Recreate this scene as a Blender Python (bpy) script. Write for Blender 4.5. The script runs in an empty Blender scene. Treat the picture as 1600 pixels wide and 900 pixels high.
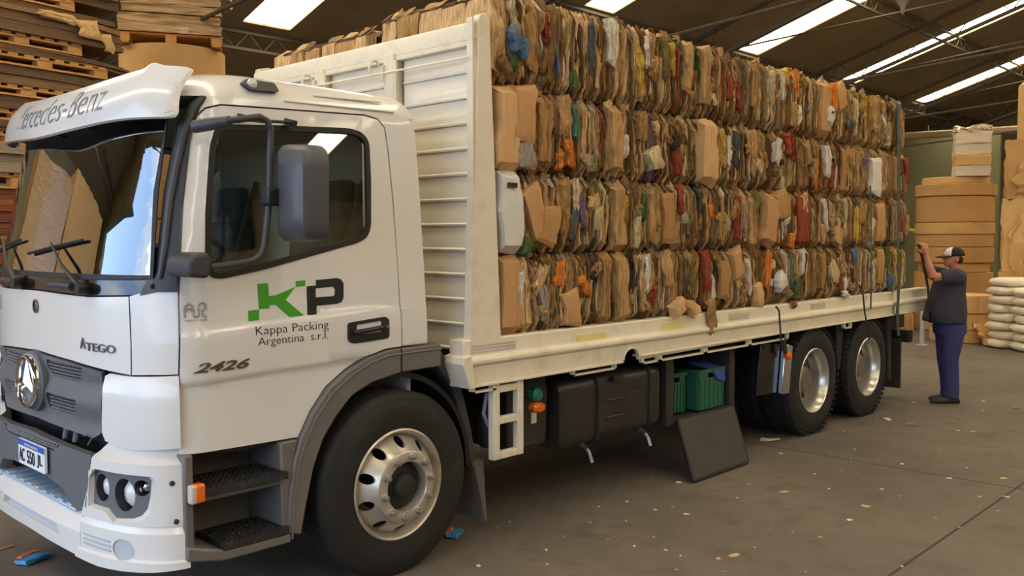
import bpy, bmesh, math, random
from mathutils import Vector, Matrix

random.seed(7)
scn = bpy.context.scene
COL = scn.collection
PI = math.pi
sin, cos = math.sin, math.cos

# ------------------------------------------------------------------ camera
def setup_camera():
    yaw, pitch, roll = math.radians(46.314), math.radians(-3.228), math.radians(-0.0924)
    f = Vector((sin(yaw)*cos(pitch), cos(yaw)*cos(pitch), sin(pitch)))
    r = Vector((cos(yaw), -sin(yaw), 0)); u = r.cross(f)
    r2 = r*cos(roll) + u*sin(roll); u2 = -r*sin(roll) + u*cos(roll)
    cam = bpy.data.cameras.new('camera'); cam.sensor_width = 36; cam.lens = 36*1424.74/1600
    cam.clip_end = 300
    o = bpy.data.objects.new('camera', cam); COL.objects.link(o)
    m = Matrix((r2, u2, -f)).transposed().to_4x4(); m.translation = (-3.1828, -3.8728, 1.8899)
    o.matrix_world = m
    scn.camera = o
setup_camera()

# ------------------------------------------------------------------ world, exposure
SKY_STRENGTH = 4.2
SKYLIGHT_STRENGTH = 11.0
scn.view_settings.view_transform = 'Standard'
scn.view_settings.look = 'None'
scn.view_settings.gamma = 1.0
scn.view_settings.exposure = 0.0
scn.view_settings.use_curve_mapping = False
scn.cycles.max_bounces = 10
scn.cycles.diffuse_bounces = 5
scn.cycles.transparent_max_bounces = 16

def setup_world():
    w = bpy.data.worlds.new('sky'); scn.world = w; w.use_nodes = True
    nt = w.node_tree; nt.nodes.clear()
    out = nt.nodes.new('ShaderNodeOutputWorld'); bg = nt.nodes.new('ShaderNodeBackground')
    tc = nt.nodes.new('ShaderNodeTexCoord'); no = nt.nodes.new('ShaderNodeTexNoise')
    no.inputs['Scale'].default_value = 2.6; no.inputs['Detail'].default_value = 6
    rp = nt.nodes.new('ShaderNodeValToRGB')
    rp.color_ramp.elements[0].position = .45; rp.color_ramp.elements[0].color = (.40, .62, 1, 1)
    rp.color_ramp.elements[1].position = .62; rp.color_ramp.elements[1].color = (.88, .94, 1, 1)
    nt.links.new(tc.outputs['Generated'], no.inputs['Vector'])
    nt.links.new(no.outputs['Fac'], rp.inputs['Fac'])
    nt.links.new(rp.outputs['Color'], bg.inputs['Color'])
    bg.inputs['Strength'].default_value = SKY_STRENGTH
    nt.links.new(bg.outputs['Background'], out.inputs['Surface'])
setup_world()

# ------------------------------------------------------------------ materials
def srgb(r, g, b):
    def c(v):
        v /= 255.0
        return v/12.92 if v <= .04045 else ((v+.055)/1.055)**2.4
    return (c(r), c(g), c(b), 1.0)

MATS = {}
def mat(name, rgb, rough=.5, metal=0.0, var=.12, scale=6.0, bump=0.0, bscale=40.0, coat=0.0, stretch=None, spec=.5, dirt=None, dirt_amt=.0, dscale=3.0, bstretch=None, contrast=False):
    """principled material whose base colour is broken up by noise; optional fine relief and dirt"""
    if name in MATS: return MATS[name]
    m = bpy.data.materials.new(name); m.use_nodes = True; MATS[name] = m
    nt = m.node_tree; b = nt.nodes['Principled BSDF']
    base = srgb(*rgb)
    tc = nt.nodes.new('ShaderNodeTexCoord')
    src = tc.outputs['Object']
    if stretch:
        mp = nt.nodes.new('ShaderNodeMapping'); mp.inputs['Scale'].default_value = stretch
        nt.links.new(src, mp.inputs['Vector']); src2 = mp.outputs['Vector']
    else: src2 = src
    no = nt.nodes.new('ShaderNodeTexNoise'); no.inputs['Scale'].default_value = scale; no.inputs['Detail'].default_value = 4
    nt.links.new(src2, no.inputs['Vector'])
    mx = nt.nodes.new('ShaderNodeMix'); mx.data_type = 'RGBA'
    mx.inputs[6].default_value = tuple(max(0, c*(1-var)) for c in base[:3])+(1,)
    mx.inputs[7].default_value = tuple(min(1, c*(1+var)) for c in base[:3])+(1,)
    if contrast:
        mr = nt.nodes.new('ShaderNodeMapRange'); mr.inputs[1].default_value = .36; mr.inputs[2].default_value = .64
        nt.links.new(no.outputs['Fac'], mr.inputs[0]); nt.links.new(mr.outputs[0], mx.inputs[0])
    else: nt.links.new(no.outputs['Fac'], mx.inputs[0])
    colout = mx.outputs[2]
    if dirt:
        n2 = nt.nodes.new('ShaderNodeTexNoise'); n2.inputs['Scale'].default_value = dscale; n2.inputs['Detail'].default_value = 8; n2.inputs['Roughness'].default_value = .7
        nt.links.new(src, n2.inputs['Vector'])
        rp = nt.nodes.new('ShaderNodeMapRange'); rp.inputs[1].default_value = .5; rp.inputs[2].default_value = .75; rp.inputs[4].default_value = dirt_amt
        nt.links.new(n2.outputs['Fac'], rp.inputs[0])
        m2 = nt.nodes.new('ShaderNodeMix'); m2.data_type = 'RGBA'; m2.inputs[7].default_value = srgb(*dirt)
        nt.links.new(rp.outputs[0], m2.inputs[0]); nt.links.new(colout, m2.inputs[6]); colout = m2.outputs[2]
    nt.links.new(colout, b.inputs['Base Color'])
    b.inputs['Roughness'].default_value = rough; b.inputs['Metallic'].default_value = metal
    b.inputs['Specular IOR Level'].default_value = spec
    if coat:
        b.inputs['Coat Weight'].default_value = coat; b.inputs['Coat Roughness'].default_value = .06
    if bump:
        n3 = nt.nodes.new('ShaderNodeTexNoise'); n3.inputs['Scale'].default_value = bscale; n3.inputs['Detail'].default_value = 3
        if bstretch:
            mp = nt.nodes.new('ShaderNodeMapping'); mp.inputs['Scale'].default_value = bstretch
            nt.links.new(src, mp.inputs['Vector']); nt.links.new(mp.outputs['Vector'], n3.inputs['Vector'])
        else: nt.links.new(src2, n3.inputs['Vector'])
        bp = nt.nodes.new('ShaderNodeBump'); bp.inputs['Strength'].default_value = bump; bp.inputs['Distance'].default_value = .02
        nt.links.new(n3.outputs['Fac'], bp.inputs['Height']); nt.links.new(bp.outputs['Normal'], b.inputs['Normal'])
    return m

def glass(name, tint, refl=1.0, rough=.0):
    """thin sheet glass: tinted see-through plus fresnel reflection"""
    if name in MATS: return MATS[name]
    m = bpy.data.materials.new(name); m.use_nodes = True; MATS[name] = m
    nt = m.node_tree; nt.nodes.clear()
    out = nt.nodes.new('ShaderNodeOutputMaterial')
    tr = nt.nodes.new('ShaderNodeBsdfTransparent'); tr.inputs['Color'].default_value = tint
    gl = nt.nodes.new('ShaderNodeBsdfGlossy'); gl.inputs['Roughness'].default_value = rough
    fr = nt.nodes.new('ShaderNodeFresnel'); fr.inputs['IOR'].default_value = 1.5
    ma = nt.nodes.new('ShaderNodeMath'); ma.operation = 'MULTIPLY_ADD'; ma.inputs[1].default_value = refl; ma.inputs[2].default_value = .04; ma.use_clamp = True
    no = nt.nodes.new('ShaderNodeTexNoise'); no.inputs['Scale'].default_value = 3
    mx = nt.nodes.new('ShaderNodeMixShader')
    nt.links.new(fr.outputs[0], ma.inputs[0]); nt.links.new(ma.outputs[0], mx.inputs[0])
    nt.links.new(tr.outputs[0], mx.inputs[1]); nt.links.new(gl.outputs[0], mx.inputs[2])
    nt.links.new(mx.outputs[0], out.inputs['Surface'])
    return m

def emit(name, rgb, strength):
    if name in MATS: return MATS[name]
    m = bpy.data.materials.new(name); m.use_nodes = True; MATS[name] = m
    nt = m.node_tree; b = nt.nodes['Principled BSDF']
    tc = nt.nodes.new('ShaderNodeTexCoord'); wv = nt.nodes.new('ShaderNodeTexWave'); wv.inputs['Scale'].default_value = 12
    wv.bands_direction = 'X'
    nt.links.new(tc.outputs['Object'], wv.inputs['Vector'])
    mr = nt.nodes.new('ShaderNodeMapRange'); mr.inputs[3].default_value = strength*.8; mr.inputs[4].default_value = strength*1.1
    nt.links.new(wv.outputs['Fac'], mr.inputs[0]); nt.links.new(mr.outputs[0], b.inputs['Emission Strength'])
    b.inputs['Base Color'].default_value = (.6, .6, .5, 1); b.inputs['Emission Color'].default_value = rgb
    return m

# ------------------------------------------------------------------ mesh helpers
def link(name, me, parent=None, loc=None):
    o = bpy.data.objects.new(name, me); COL.objects.link(o)
    if parent is not None:
        o.parent = parent
        if parent.type == 'EMPTY': o.location = -parent.location      # geometry is written in world coordinates
    if loc is not None: o.location = loc
    return o

def tag(o, label=None, cat=None, group=None, kind=None):
    if label: o['label'] = label
    if cat: o['category'] = cat
    if group: o['group'] = group
    if kind: o['kind'] = kind
    return o

def thing(name, label, cat, loc=(0, 0, 0), group=None):
    o = bpy.data.objects.new(name, None); COL.objects.link(o); o.location = loc; o.empty_display_size = .2
    return tag(o, label, cat, group)

class MB:
    def __init__(s): s.v = []; s.f = []; s.mi = []; s.mats = []
    def slot(s, m):
        if m is None: return 0
        if m not in s.mats: s.mats.append(m)
        return s.mats.index(m)
    def add(s, vs, fs, m=None):
        k = len(s.v); s.v += [tuple(v) for v in vs]; i = s.slot(m)
        for f in fs: s.f.append([k+a for a in f]); s.mi.append(i)
        return s
    def box(s, x0, x1, y0, y1, z0, z1, m=None):
        return s.add([(x0,y0,z0),(x1,y0,z0),(x1,y1,z0),(x0,y1,z0),(x0,y0,z1),(x1,y0,z1),(x1,y1,z1),(x0,y1,z1)],
                     [(0,3,2,1),(4,5,6,7),(0,1,5,4),(1,2,6,5),(2,3,7,6),(3,0,4,7)], m)
    def obox(s, M, sx, sy, sz, m=None):
        """box of full size sx, sy, sz about the origin of matrix M"""
        vs = [M @ Vector((a*sx/2, b*sy/2, c*sz/2)) for a, b, c in ((-1,-1,-1),(1,-1,-1),(1,1,-1),(-1,1,-1),(-1,-1,1),(1,-1,1),(1,1,1),(-1,1,1))]
        return s.add(vs, [(0,3,2,1),(4,5,6,7),(0,1,5,4),(1,2,6,5),(2,3,7,6),(3,0,4,7)], m)
    def bar(s, a, b, w, h=None, m=None):
        a = Vector(a); b = Vector(b); d = b-a; L = d.length
        M = Matrix.Translation((a+b)/2) @ d.to_track_quat('X', 'Z').to_matrix().to_4x4()
        return s.obox(M, L, w, h or w, m)
    def prism(s, poly, axis, a, b, m=None):
        """extrude a 2D polygon along axis ('x': poly is (y,z); 'y': poly is (x,z); 'z': poly is (x,y))"""
        n = len(poly)
        def P(q, t): return {'x': (t, q[0], q[1]), 'y': (q[0], t, q[1]), 'z': (q[0], q[1], t)}[axis]
        vs = [P(q, a) for q in poly]+[P(q, b) for q in poly]
        fs = [tuple(range(n)), tuple(range(2*n-1, n-1, -1))]+[(i, (i+1) % n, n+(i+1) % n, n+i) for i in range(n)]
        return s.add(vs, fs, m)
    def tube(s, pts, r, n=8, m=None, caps=True, closed=False):
        pts = [Vector(p) for p in pts]; N = len(pts)
        rs = r if isinstance(r, (list, tuple)) else [r]*N
        vs = []; up = None
        for i in range(N):
            if closed: d = pts[(i+1) % N]-pts[i-1]
            else: d = (pts[min(i+1, N-1)]-pts[max(i-1, 0)])
            d.normalize()
            if up is None: up = Vector((0, 0, 1)) if abs(d.z) < .9 else Vector((1, 0, 0))
            a = d.cross(up).normalized(); up = a.cross(d).normalized()
            for k in range(n):
                t = 2*PI*k/n; vs.append(pts[i]+(a*cos(t)+up*sin(t))*rs[i])
        fs = []
        R = N if closed else N-1
        for i in range(R):
            j = (i+1) % N
            for k in range(n): fs.append((i*n+k, i*n+(k+1) % n, j*n+(k+1) % n, j*n+k))
        if caps and not closed: fs += [tuple(range(n-1, -1, -1)), tuple((N-1)*n+k for k in range(n))]
        return s.add(vs, fs, m)
    def lathe(s, prof, c, axis='y', n=48, m=None, close=False, caps=True):
        """prof: list of (radius, along-axis) about axis through c"""
        vs = []; c = Vector(c)
        for r, t in prof:
            for k in range(n):
                a = 2*PI*k/n
                q = {'y': (r*cos(a), t, r*sin(a)), 'z': (r*cos(a), r*sin(a), t), 'x': (t, r*cos(a), r*sin(a))}[axis]
                vs.append(c+Vector(q))
        P = len(prof); fs = []
        for i in range(P if close else P-1):
            j = (i+1) % P
            for k in range(n): fs.append((i*n+k, i*n+(k+1) % n, j*n+(k+1) % n, j*n+k))
        if not close and caps:
            if prof[0][0] > 1e-4: fs.append(tuple(range(n)))
            if prof[-1][0] > 1e-4: fs.append(tuple((P-1)*n+k for k in range(n-1, -1, -1)))
        return s.add(vs, fs, m)
    def mesh(s, name, m=None, smooth=35):
        me = bpy.data.meshes.new(name); me.from_pydata(s.v, [], s.f)
        mats = s.mats or ([m] if m else [])
        for q in mats: me.materials.append(q)
        if len(mats) > 1: me.polygons.foreach_set('material_index', s.mi)
        bm = bmesh.new(); bm.from_mesh(me); bmesh.ops.recalc_face_normals(bm, faces=bm.faces); bm.to_mesh(me); bm.free()
        if smooth:
            me.shade_smooth(); me.set_sharp_from_angle(angle=math.radians(smooth))
        me.update(); return me
    def build(s, name, m=None, parent=None, smooth=35, bevel=0, label=None):
        o = link(name, s.mesh(name, m, smooth), parent)
        if bevel:
            bv = o.modifiers.new('bevel', 'BEVEL'); bv.width = bevel; bv.segments = 2; bv.limit_method = 'ANGLE'; bv.angle_limit = .6
            bv.harden_normals = False
        if label: o['label'] = label
        return o

def mirror_copy(o, name=None, parent=None, yc=1.21):
    me = o.data.copy()
    me.transform(Matrix.Translation((0, 2*yc, 0)) @ Matrix.Diagonal((1, -1, 1, 1))); me.flip_normals()
    c = bpy.data.objects.new(name or o.name.split('.')[0], me); COL.objects.link(c)
    c.parent = parent if parent is not None else o.parent; c.location = o.location
    for md in o.modifiers:
        if md.type == 'BEVEL':
            b = c.modifiers.new('bevel', 'BEVEL'); b.width = md.width; b.segments = md.segments; b.limit_method = 'ANGLE'; b.angle_limit = md.angle_limit
    return c

def rounded(poly, r, n=5):
    """2D polygon with rounded corners; r one radius or one for each corner"""
    out = []; N = len(poly)
    for i in range(N):
        p = Vector(poly[i]); a = Vector(poly[i-1]); b = Vector(poly[(i+1) % N])
        rr = r[i] if isinstance(r, (list, tuple)) else r
        da = (a-p); db = (b-p); t = min(rr, da.length*.45, db.length*.45)
        if t < 1e-4: out.append(tuple(p)); continue
        A = p+da.normalized()*t; B = p+db.normalized()*t
        for k in range(n+1):
            s = k/n; out.append(tuple(A*(1-s)**2+p*2*s*(1-s)+B*s*s))
    return out

def dense(poly, step):
    out = []
    for i in range(len(poly)):
        a = Vector(poly[i]); b = Vector(poly[(i+1) % len(poly)]); k = max(1, int((b-a).length/step))
        for j in range(k): out.append(tuple(a.lerp(b, j/k)))
    return out

def fill2d(poly, holes=(), step=None, cuts=()):
    """triangulated 2D region with holes, cut along a grid and along extra lines -> verts2d, faces, boundary loops"""
    bm = bmesh.new(); es = []
    for lp in [poly]+list(holes):
        vs = [bm.verts.new((q[0], q[1], 0)) for q in lp]
        for i in range(len(vs)): es.append(bm.edges.new((vs[i], vs[(i+1) % len(vs)])))
    bmesh.ops.triangle_fill(bm, use_beauty=True, use_dissolve=False, edges=es)
    def cut(co, no):
        bmesh.ops.bisect_plane(bm, geom=bm.verts[:]+bm.edges[:]+bm.faces[:], dist=1e-5, plane_co=co, plane_no=no)
    if step:
        xs = [q[0] for q in poly]; ys = [q[1] for q in poly]
        k = math.floor(min(xs)/step)+1
        while k*step < max(xs): cut((k*step, 0, 0), (1, 0, 0)); k += 1
        k = math.floor(min(ys)/step)+1
        while k*step < max(ys): cut((0, k*step, 0), (0, 1, 0)); k += 1
    for co, no in cuts: cut((co[0], co[1], 0), (no[0], no[1], 0))
    bmesh.ops.remove_doubles(bm, verts=bm.verts, dist=1e-5)
    bm.verts.index_update()
    bm.normal_update()
    vs = [(v.co.x, v.co.y) for v in bm.verts]
    fs = [tuple(v.index for v in (f.verts if f.normal.z > 0 else reversed(f.verts))) for f in bm.faces]
    bd = []
    for e in bm.edges:
        if len(e.link_faces) == 1:
            l = e.link_loops[0]; a, b = l.vert.index, l.link_loop_next.vert.index
            if e.link_faces[0].normal.z < 0: a, b = b, a
            bd.append((a, b))
    bm.free()
    return vs, fs, bd

def skin(poly, fn, th, holes=(), step=None, cuts=(), mb=None, m=None):
    """curved plate: 2D region mapped by fn(u, v, offset) with thickness th"""
    vs, fs, bd = fill2d(poly, holes, step, cuts); n = len(vs)
    mb = mb or MB()
    V = [fn(u, v, 0) for u, v in vs]+[fn(u, v, -th) for u, v in vs]
    Fs = list(fs)+[tuple(n+i for i in reversed(f)) for f in fs]+[(b, a, n+a, n+b) for a, b in bd]
    mb.add(V, Fs, m)
    return mb

def text_geo(s, size=1.0, depth=.002, shear=0.0, sx=1.0, spacing=1.0, offset=0.0, align='LEFT'):
    cu = bpy.data.curves.new('lettering', 'FONT'); cu.body = s; cu.size = size; cu.extrude = depth; cu.shear = shear
    cu.space_character = spacing; cu.offset = offset; cu.align_x = align; cu.resolution_u = 4
    o = bpy.data.objects.new('lettering', cu); COL.objects.link(o)
    dg = bpy.context.evaluated_depsgraph_get(); ev = o.evaluated_get(dg); me = ev.to_mesh()
    vs = [(v.co.x*sx, v.co.y, v.co.z) for v in me.vertices]; fs = [tuple(p.vertices) for p in me.polygons]
    ev.to_mesh_clear(); bpy.data.objects.remove(o); bpy.data.curves.remove(cu)
    return vs, fs
def text_fit(s, u0, u1, v0, v1, fn, mb, m=None, depth=.002, **k):
    """lettering scaled into the box u0..u1, v0..v1 of a surface and mapped by fn(u, v, offset)"""
    vs, fs = text_geo(s, depth=depth, **k)
    xs = [v[0] for v in vs]; ys = [v[1] for v in vs]
    a, b, c, d = min(xs), max(xs), min(ys), max(ys)
    mb.add([fn(u0+(v[0]-a)/(b-a)*(u1-u0), v0+(v[1]-c)/(d-c)*(v1-v0), v[2]+depth) for v in vs], fs, m)
    return mb
# ------------------------------------------------------------------ the shed: floor, walls, roof with skylights
CONCRETE = bpy.data.materials.new('dusty_concrete'); CONCRETE.use_nodes = True
def concrete_nodes():
    nt = CONCRETE.node_tree; b = nt.nodes['Principled BSDF']; tc = nt.nodes.new('ShaderNodeTexCoord')
    def noise(sc, det=6, rough=.6):
        n = nt.nodes.new('ShaderNodeTexNoise'); n.inputs['Scale'].default_value = sc; n.inputs['Detail'].default_value = det; n.inputs['Roughness'].default_value = rough
        nt.links.new(tc.outputs['Object'], n.inputs['Vector']); return n.outputs['Fac']
    def rng(s, a, b_, lo=0, hi=1):
        r = nt.nodes.new('ShaderNodeMapRange'); r.inputs[1].default_value = a; r.inputs[2].default_value = b_; r.inputs[3].default_value = lo; r.inputs[4].default_value = hi
        nt.links.new(s, r.inputs[0]); return r.outputs[0]
    def mix(f, a, b_):
        m = nt.nodes.new('ShaderNodeMix'); m.data_type = 'RGBA'; nt.links.new(f, m.inputs[0])
        for i, q in ((6, a), (7, b_)):
            if isinstance(q, tuple): m.inputs[i].default_value = q
            else: nt.links.new(q, m.inputs[i])
        return m.outputs[2]
    c = mix(rng(noise(.5, 5), .3, .7), srgb(94, 87, 79), srgb(118, 108, 96))
    c = mix(rng(noise(3.5, 8, .7), .5, .72, 0, .55), c, srgb(74, 67, 60))
    c = mix(rng(noise(22, 4), .62, .78, 0, .35), c, srgb(138, 125, 108))
    c = mix(rng(noise(1.1, 3), .66, .76, 0, .5), c, srgb(62, 56, 51))
    c = mix(rng(noise(120, 2), .55, .8, 0, .3), c, srgb(70, 62, 54))
    nt.links.new(c, b.inputs['Base Color']); b.inputs['Roughness'].default_value = .8
    b.inputs['Specular IOR Level'].default_value = .3
    bp = nt.nodes.new('ShaderNodeBump'); bp.inputs['Strength'].default_value = .25; bp.inputs['Distance'].default_value = .01
    nt.links.new(noise(60, 6), bp.inputs['Height']); nt.links.new(bp.outputs[0], b.inputs['Normal'])
concrete_nodes()

X0, X1, YN, YF = -9.0, 33.0, -17.0, 11.0       # shed extents
RIDGE_Y = -5.0
def roof_z(y): return 6.0+(6.5-y)*.316 if y >= RIDGE_Y else 6.0+(6.5-RIDGE_Y)*.316-(RIDGE_Y-y)*.316
# floor slab and its expansion joints
fl = MB().box(-40, 40, -40, 20, -.3, 0).build('floor', CONCRETE, smooth=0); tag(fl, kind='structure')
joint_mat = mat('joint_filler', (58, 52, 46), .9)
for y in (-1.95,):
    tag(MB().box(-20, 33, y-.008, y+.008, -.02, .0015).build('floor_joint', joint_mat, fl, smooth=0))
tag(MB().box(4.3-.007, 4.3+.007, -16.9, 10.9, -.02, .0012).build('floor_joint', joint_mat, fl, smooth=0))

WALL = mat('plastered_wall', (150, 138, 104), .9, var=.15, scale=1.2, bump=.2, bscale=8, dirt=(70, 62, 44), dirt_amt=.6, dscale=.8)
SHEET = mat('roof_sheet', (150, 132, 104), .75, var=.18, scale=1.5, dirt=(110, 94, 70), dirt_amt=.6, dscale=1.1)
STEEL_DARK = mat('truss_steel', (78, 68, 54), .7, var=.2)
WALLG = mat('green_wall_panel', (122, 120, 86), .8, var=.15, scale=.8, dirt=(74, 66, 46), dirt_amt=.5, dscale=1.0)
tag(MB().box(X0, X1+.3, YF, YF+.3, 0, 4.7).build('wall_far', WALL, smooth=0), kind='structure')
# end wall with a gable top
ew = MB().prism([(YN, 0), (YF, 0), (YF, roof_z(YF)), (RIDGE_Y, roof_z(RIDGE_Y)), (YN, roof_z(YN))], 'x', X1, X1+.3)
wall_back = tag(ew.build('wall_back', WALL, smooth=0), kind='structure')
for k in range(5):      # steel columns against the end wall
    MB().box(X1-.25, X1, 3+k*1.9, 3.25+k*1.9, 0, roof_z(3+k*1.9)-.1).build('wall_column', WALLG, wall_back, smooth=0, bevel=.01)
tag(MB().box(X0, X1+.3, YN-.3, YN, 0, roof_z(YN)).build('wall_near', WALL, smooth=0), kind='structure')
# front wall: the wide entrance is open between y -16 and 1.2
fw = MB()
fw.box(X0-.3, X0, 9.7, YF, 0, roof_z(YF)); fw.box(X0-.3, X0, YN, -7, 0, roof_z(YN))
fw.prism([(YN, 5.9), (5.2, 5.9), (6.0, 4.9), (YF, 4.5), (YF, roof_z(YF)), (RIDGE_Y, roof_z(RIDGE_Y)), (YN, roof_z(YN))], 'x', X0-.3, X0)
tag(fw.build('wall_front', WALL, smooth=0), kind='structure')

# roof sheets with slots for the translucent skylight strips
strips = [-6.0, -.65, 4.7, 10.02, 15.38, 20.68, 25.85]
SW = .42
def strip_range(xc): return (9.0 if xc < 8 else 6.55)
def roof_slope(side):
    mb = MB()
    ya, yb = (YF+.3, RIDGE_Y) if side > 0 else (YN-.3, RIDGE_Y)
    xs = [X0-.3]
    for xc in strips: xs += [xc-SW, xc+SW]
    xs.append(X1+.3)
    def quad(x0, x1, y0, y1):
        mb.add([(x0, y0, roof_z(y0)), (x1, y0, roof_z(y0)), (x1, y1, roof_z(y1)), (x0, y1, roof_z(y1)),
                (x0, y0, roof_z(y0)+.06), (x1, y0, roof_z(y0)+.06), (x1, y1, roof_z(y1)+.06), (x0, y1, roof_z(y1)+.06)],
               [(0,1,2,3),(4,5,6,7),(0,1,5,4),(1,2,6,5),(2,3,7,6),(3,0,4,7)])
    for i in range(len(xs)-1):
        if i % 2 == 0: quad(xs[i], xs[i+1], ya, yb)
        else:
            xc = strips[i//2]; e = strip_range(xc) if side > 0 else -15.5
            quad(xs[i], xs[i+1], ya, e); quad(xs[i], xs[i+1], RIDGE_Y+(.8 if side > 0 else -.8), RIDGE_Y)
    return mb
ce = roof_slope(1); r2 = roof_slope(-1); ce.add(r2.v, r2.f)
ceiling = tag(ce.build('ceiling', SHEET, smooth=0), kind='structure')
SKYL = emit('skylight_sheet', (1.0, .85, .60, 1), SKYLIGHT_STRENGTH)
wn = 0
for side in (1, -1):
    for xc in strips:
        wn += 1
        e = strip_range(xc) if side > 0 else -15.5
        y1 = RIDGE_Y+(.8 if side > 0 else -.8)
        mb = MB().add([(xc-SW, e, roof_z(e)+.03), (xc+SW, e, roof_z(e)+.03), (xc+SW, y1, roof_z(y1)+.03), (xc-SW, y1, roof_z(y1)+.03),
                       (xc-SW, e, roof_z(e)+.05), (xc+SW, e, roof_z(e)+.05), (xc+SW, y1, roof_z(y1)+.05), (xc-SW, y1, roof_z(y1)+.05)],
                      [(0,1,2,3),(4,5,6,7),(0,1,5,4),(1,2,6,5),(2,3,7,6),(3,0,4,7)])
        tag(mb.build('window_%d' % wn, SKYL, smooth=0), 'bright translucent skylight strip in the dark roof', kind='structure', group='roof skylight strips')
# lattice purlins along the shed and trussed rafters across it
def lattice(a, b, depth, step, chord=.022, web=.012, n=4):
    a = Vector(a); b = Vector(b); mb = MB(); d = (b-a); L = d.length; d.normalize()
    dn = Vector((0, 0, -depth))
    mb.bar(a, b, chord*2); mb.bar(a+dn, b+dn, chord*2)
    k = int(L/step)
    for i in range(k):
        p = a+d*(L*i/k); q = a+d*(L*(i+.5)/k); r = a+d*(L*(i+1)/k)
        mb.bar(p, q+dn, web); mb.bar(q+dn, r, web)
    return mb
for y in (9.2, 6.6, 3.9, 1.2, -1.5, -4.2):
    lattice((X0, y, roof_z(y)-.05), (X1, y, roof_z(y)-.05), .26, .5).build('roof_purlin', STEEL_DARK, ceiling, smooth=0)
for x in (2.1, 7.4, 12.7, 18.05, 23.3, 28.5):
    mb = lattice((x, YF, roof_z(YF)-.3), (x, RIDGE_Y, roof_z(RIDGE_Y)-.3), .55, 1.1, .035, .02)
    mb.tube([(x, YF, roof_z(YF)-.5), (x, RIDGE_Y, roof_z(YF)+.6)], .025, 6)
    mb.build('roof_truss', STEEL_DARK, ceiling, smooth=0)
for x in (8.8, 14.1, 19.4, 24.7):
    mb = MB().tube([(x-1.3, 6.6, roof_z(6.6)-.5), (x+4.0, 1.2, roof_z(1.2)-.55)], .02, 6)
    mb.build('bracing_rod', STEEL_DARK, ceiling, smooth=0)
# ------------------------------------------------------------------ truck: cab
WHITE = mat('white_paint', (217, 214, 210), .28, var=.015, coat=.6, scale=2)
BEDWHITE = mat('bed_paint', (224, 214, 192), .42, var=.04, scale=3, dirt=(150, 130, 100), dirt_amt=.35, dscale=5)
GREY = mat('grey_plastic', (92, 93, 96), .5, var=.05, bump=.05, bscale=300)
FENDER = mat('fender_plastic', (104, 100, 97), .5, var=.08, bump=.04, bscale=200, dirt=(130, 118, 100), dirt_amt=.3, dscale=6)
DARKGREY = mat('dark_grey_plastic', (58, 58, 61), .5, var=.06)
BLACK = mat('black_plastic', (24, 24, 26), .45, var=.1)
RUBBER = mat('rubber_seal', (17, 17, 18), .6, var=.1)
GLOSSBLACK = mat('gloss_black', (20, 20, 22), .15, var=.05, coat=.5)
CHROME = mat('chrome', (215, 215, 218), .12, 1.0, var=.03)
STEEL = mat('bare_steel', (176, 174, 170), .35, .9, var=.08)
BADGE = mat('badge_metal', (120, 116, 112), .25, .8, var=.05)
CHASSIS = mat('chassis_black', (30, 29, 29), .6, var=.2, dirt=(84, 74, 62), dirt_amt=.4, dscale=4)
AMBER = mat('amber_lens', (226, 104, 32), .2, var=.08, coat=.5)
CLEAR = mat('clear_lens', (206, 208, 206), .15, var=.06, coat=.5)
WIND = glass('windscreen_glass', (.85, .9, .86, 1), 4.5)
DOORGL = glass('door_glass', (.90, .93, .88, 1), 1.5)
SEATM = mat('seat_fabric', (66, 66, 66), .9, var=.2, scale=30)
CABIN = mat('cabin_lining', (184, 182, 166), .8, var=.06)

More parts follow.
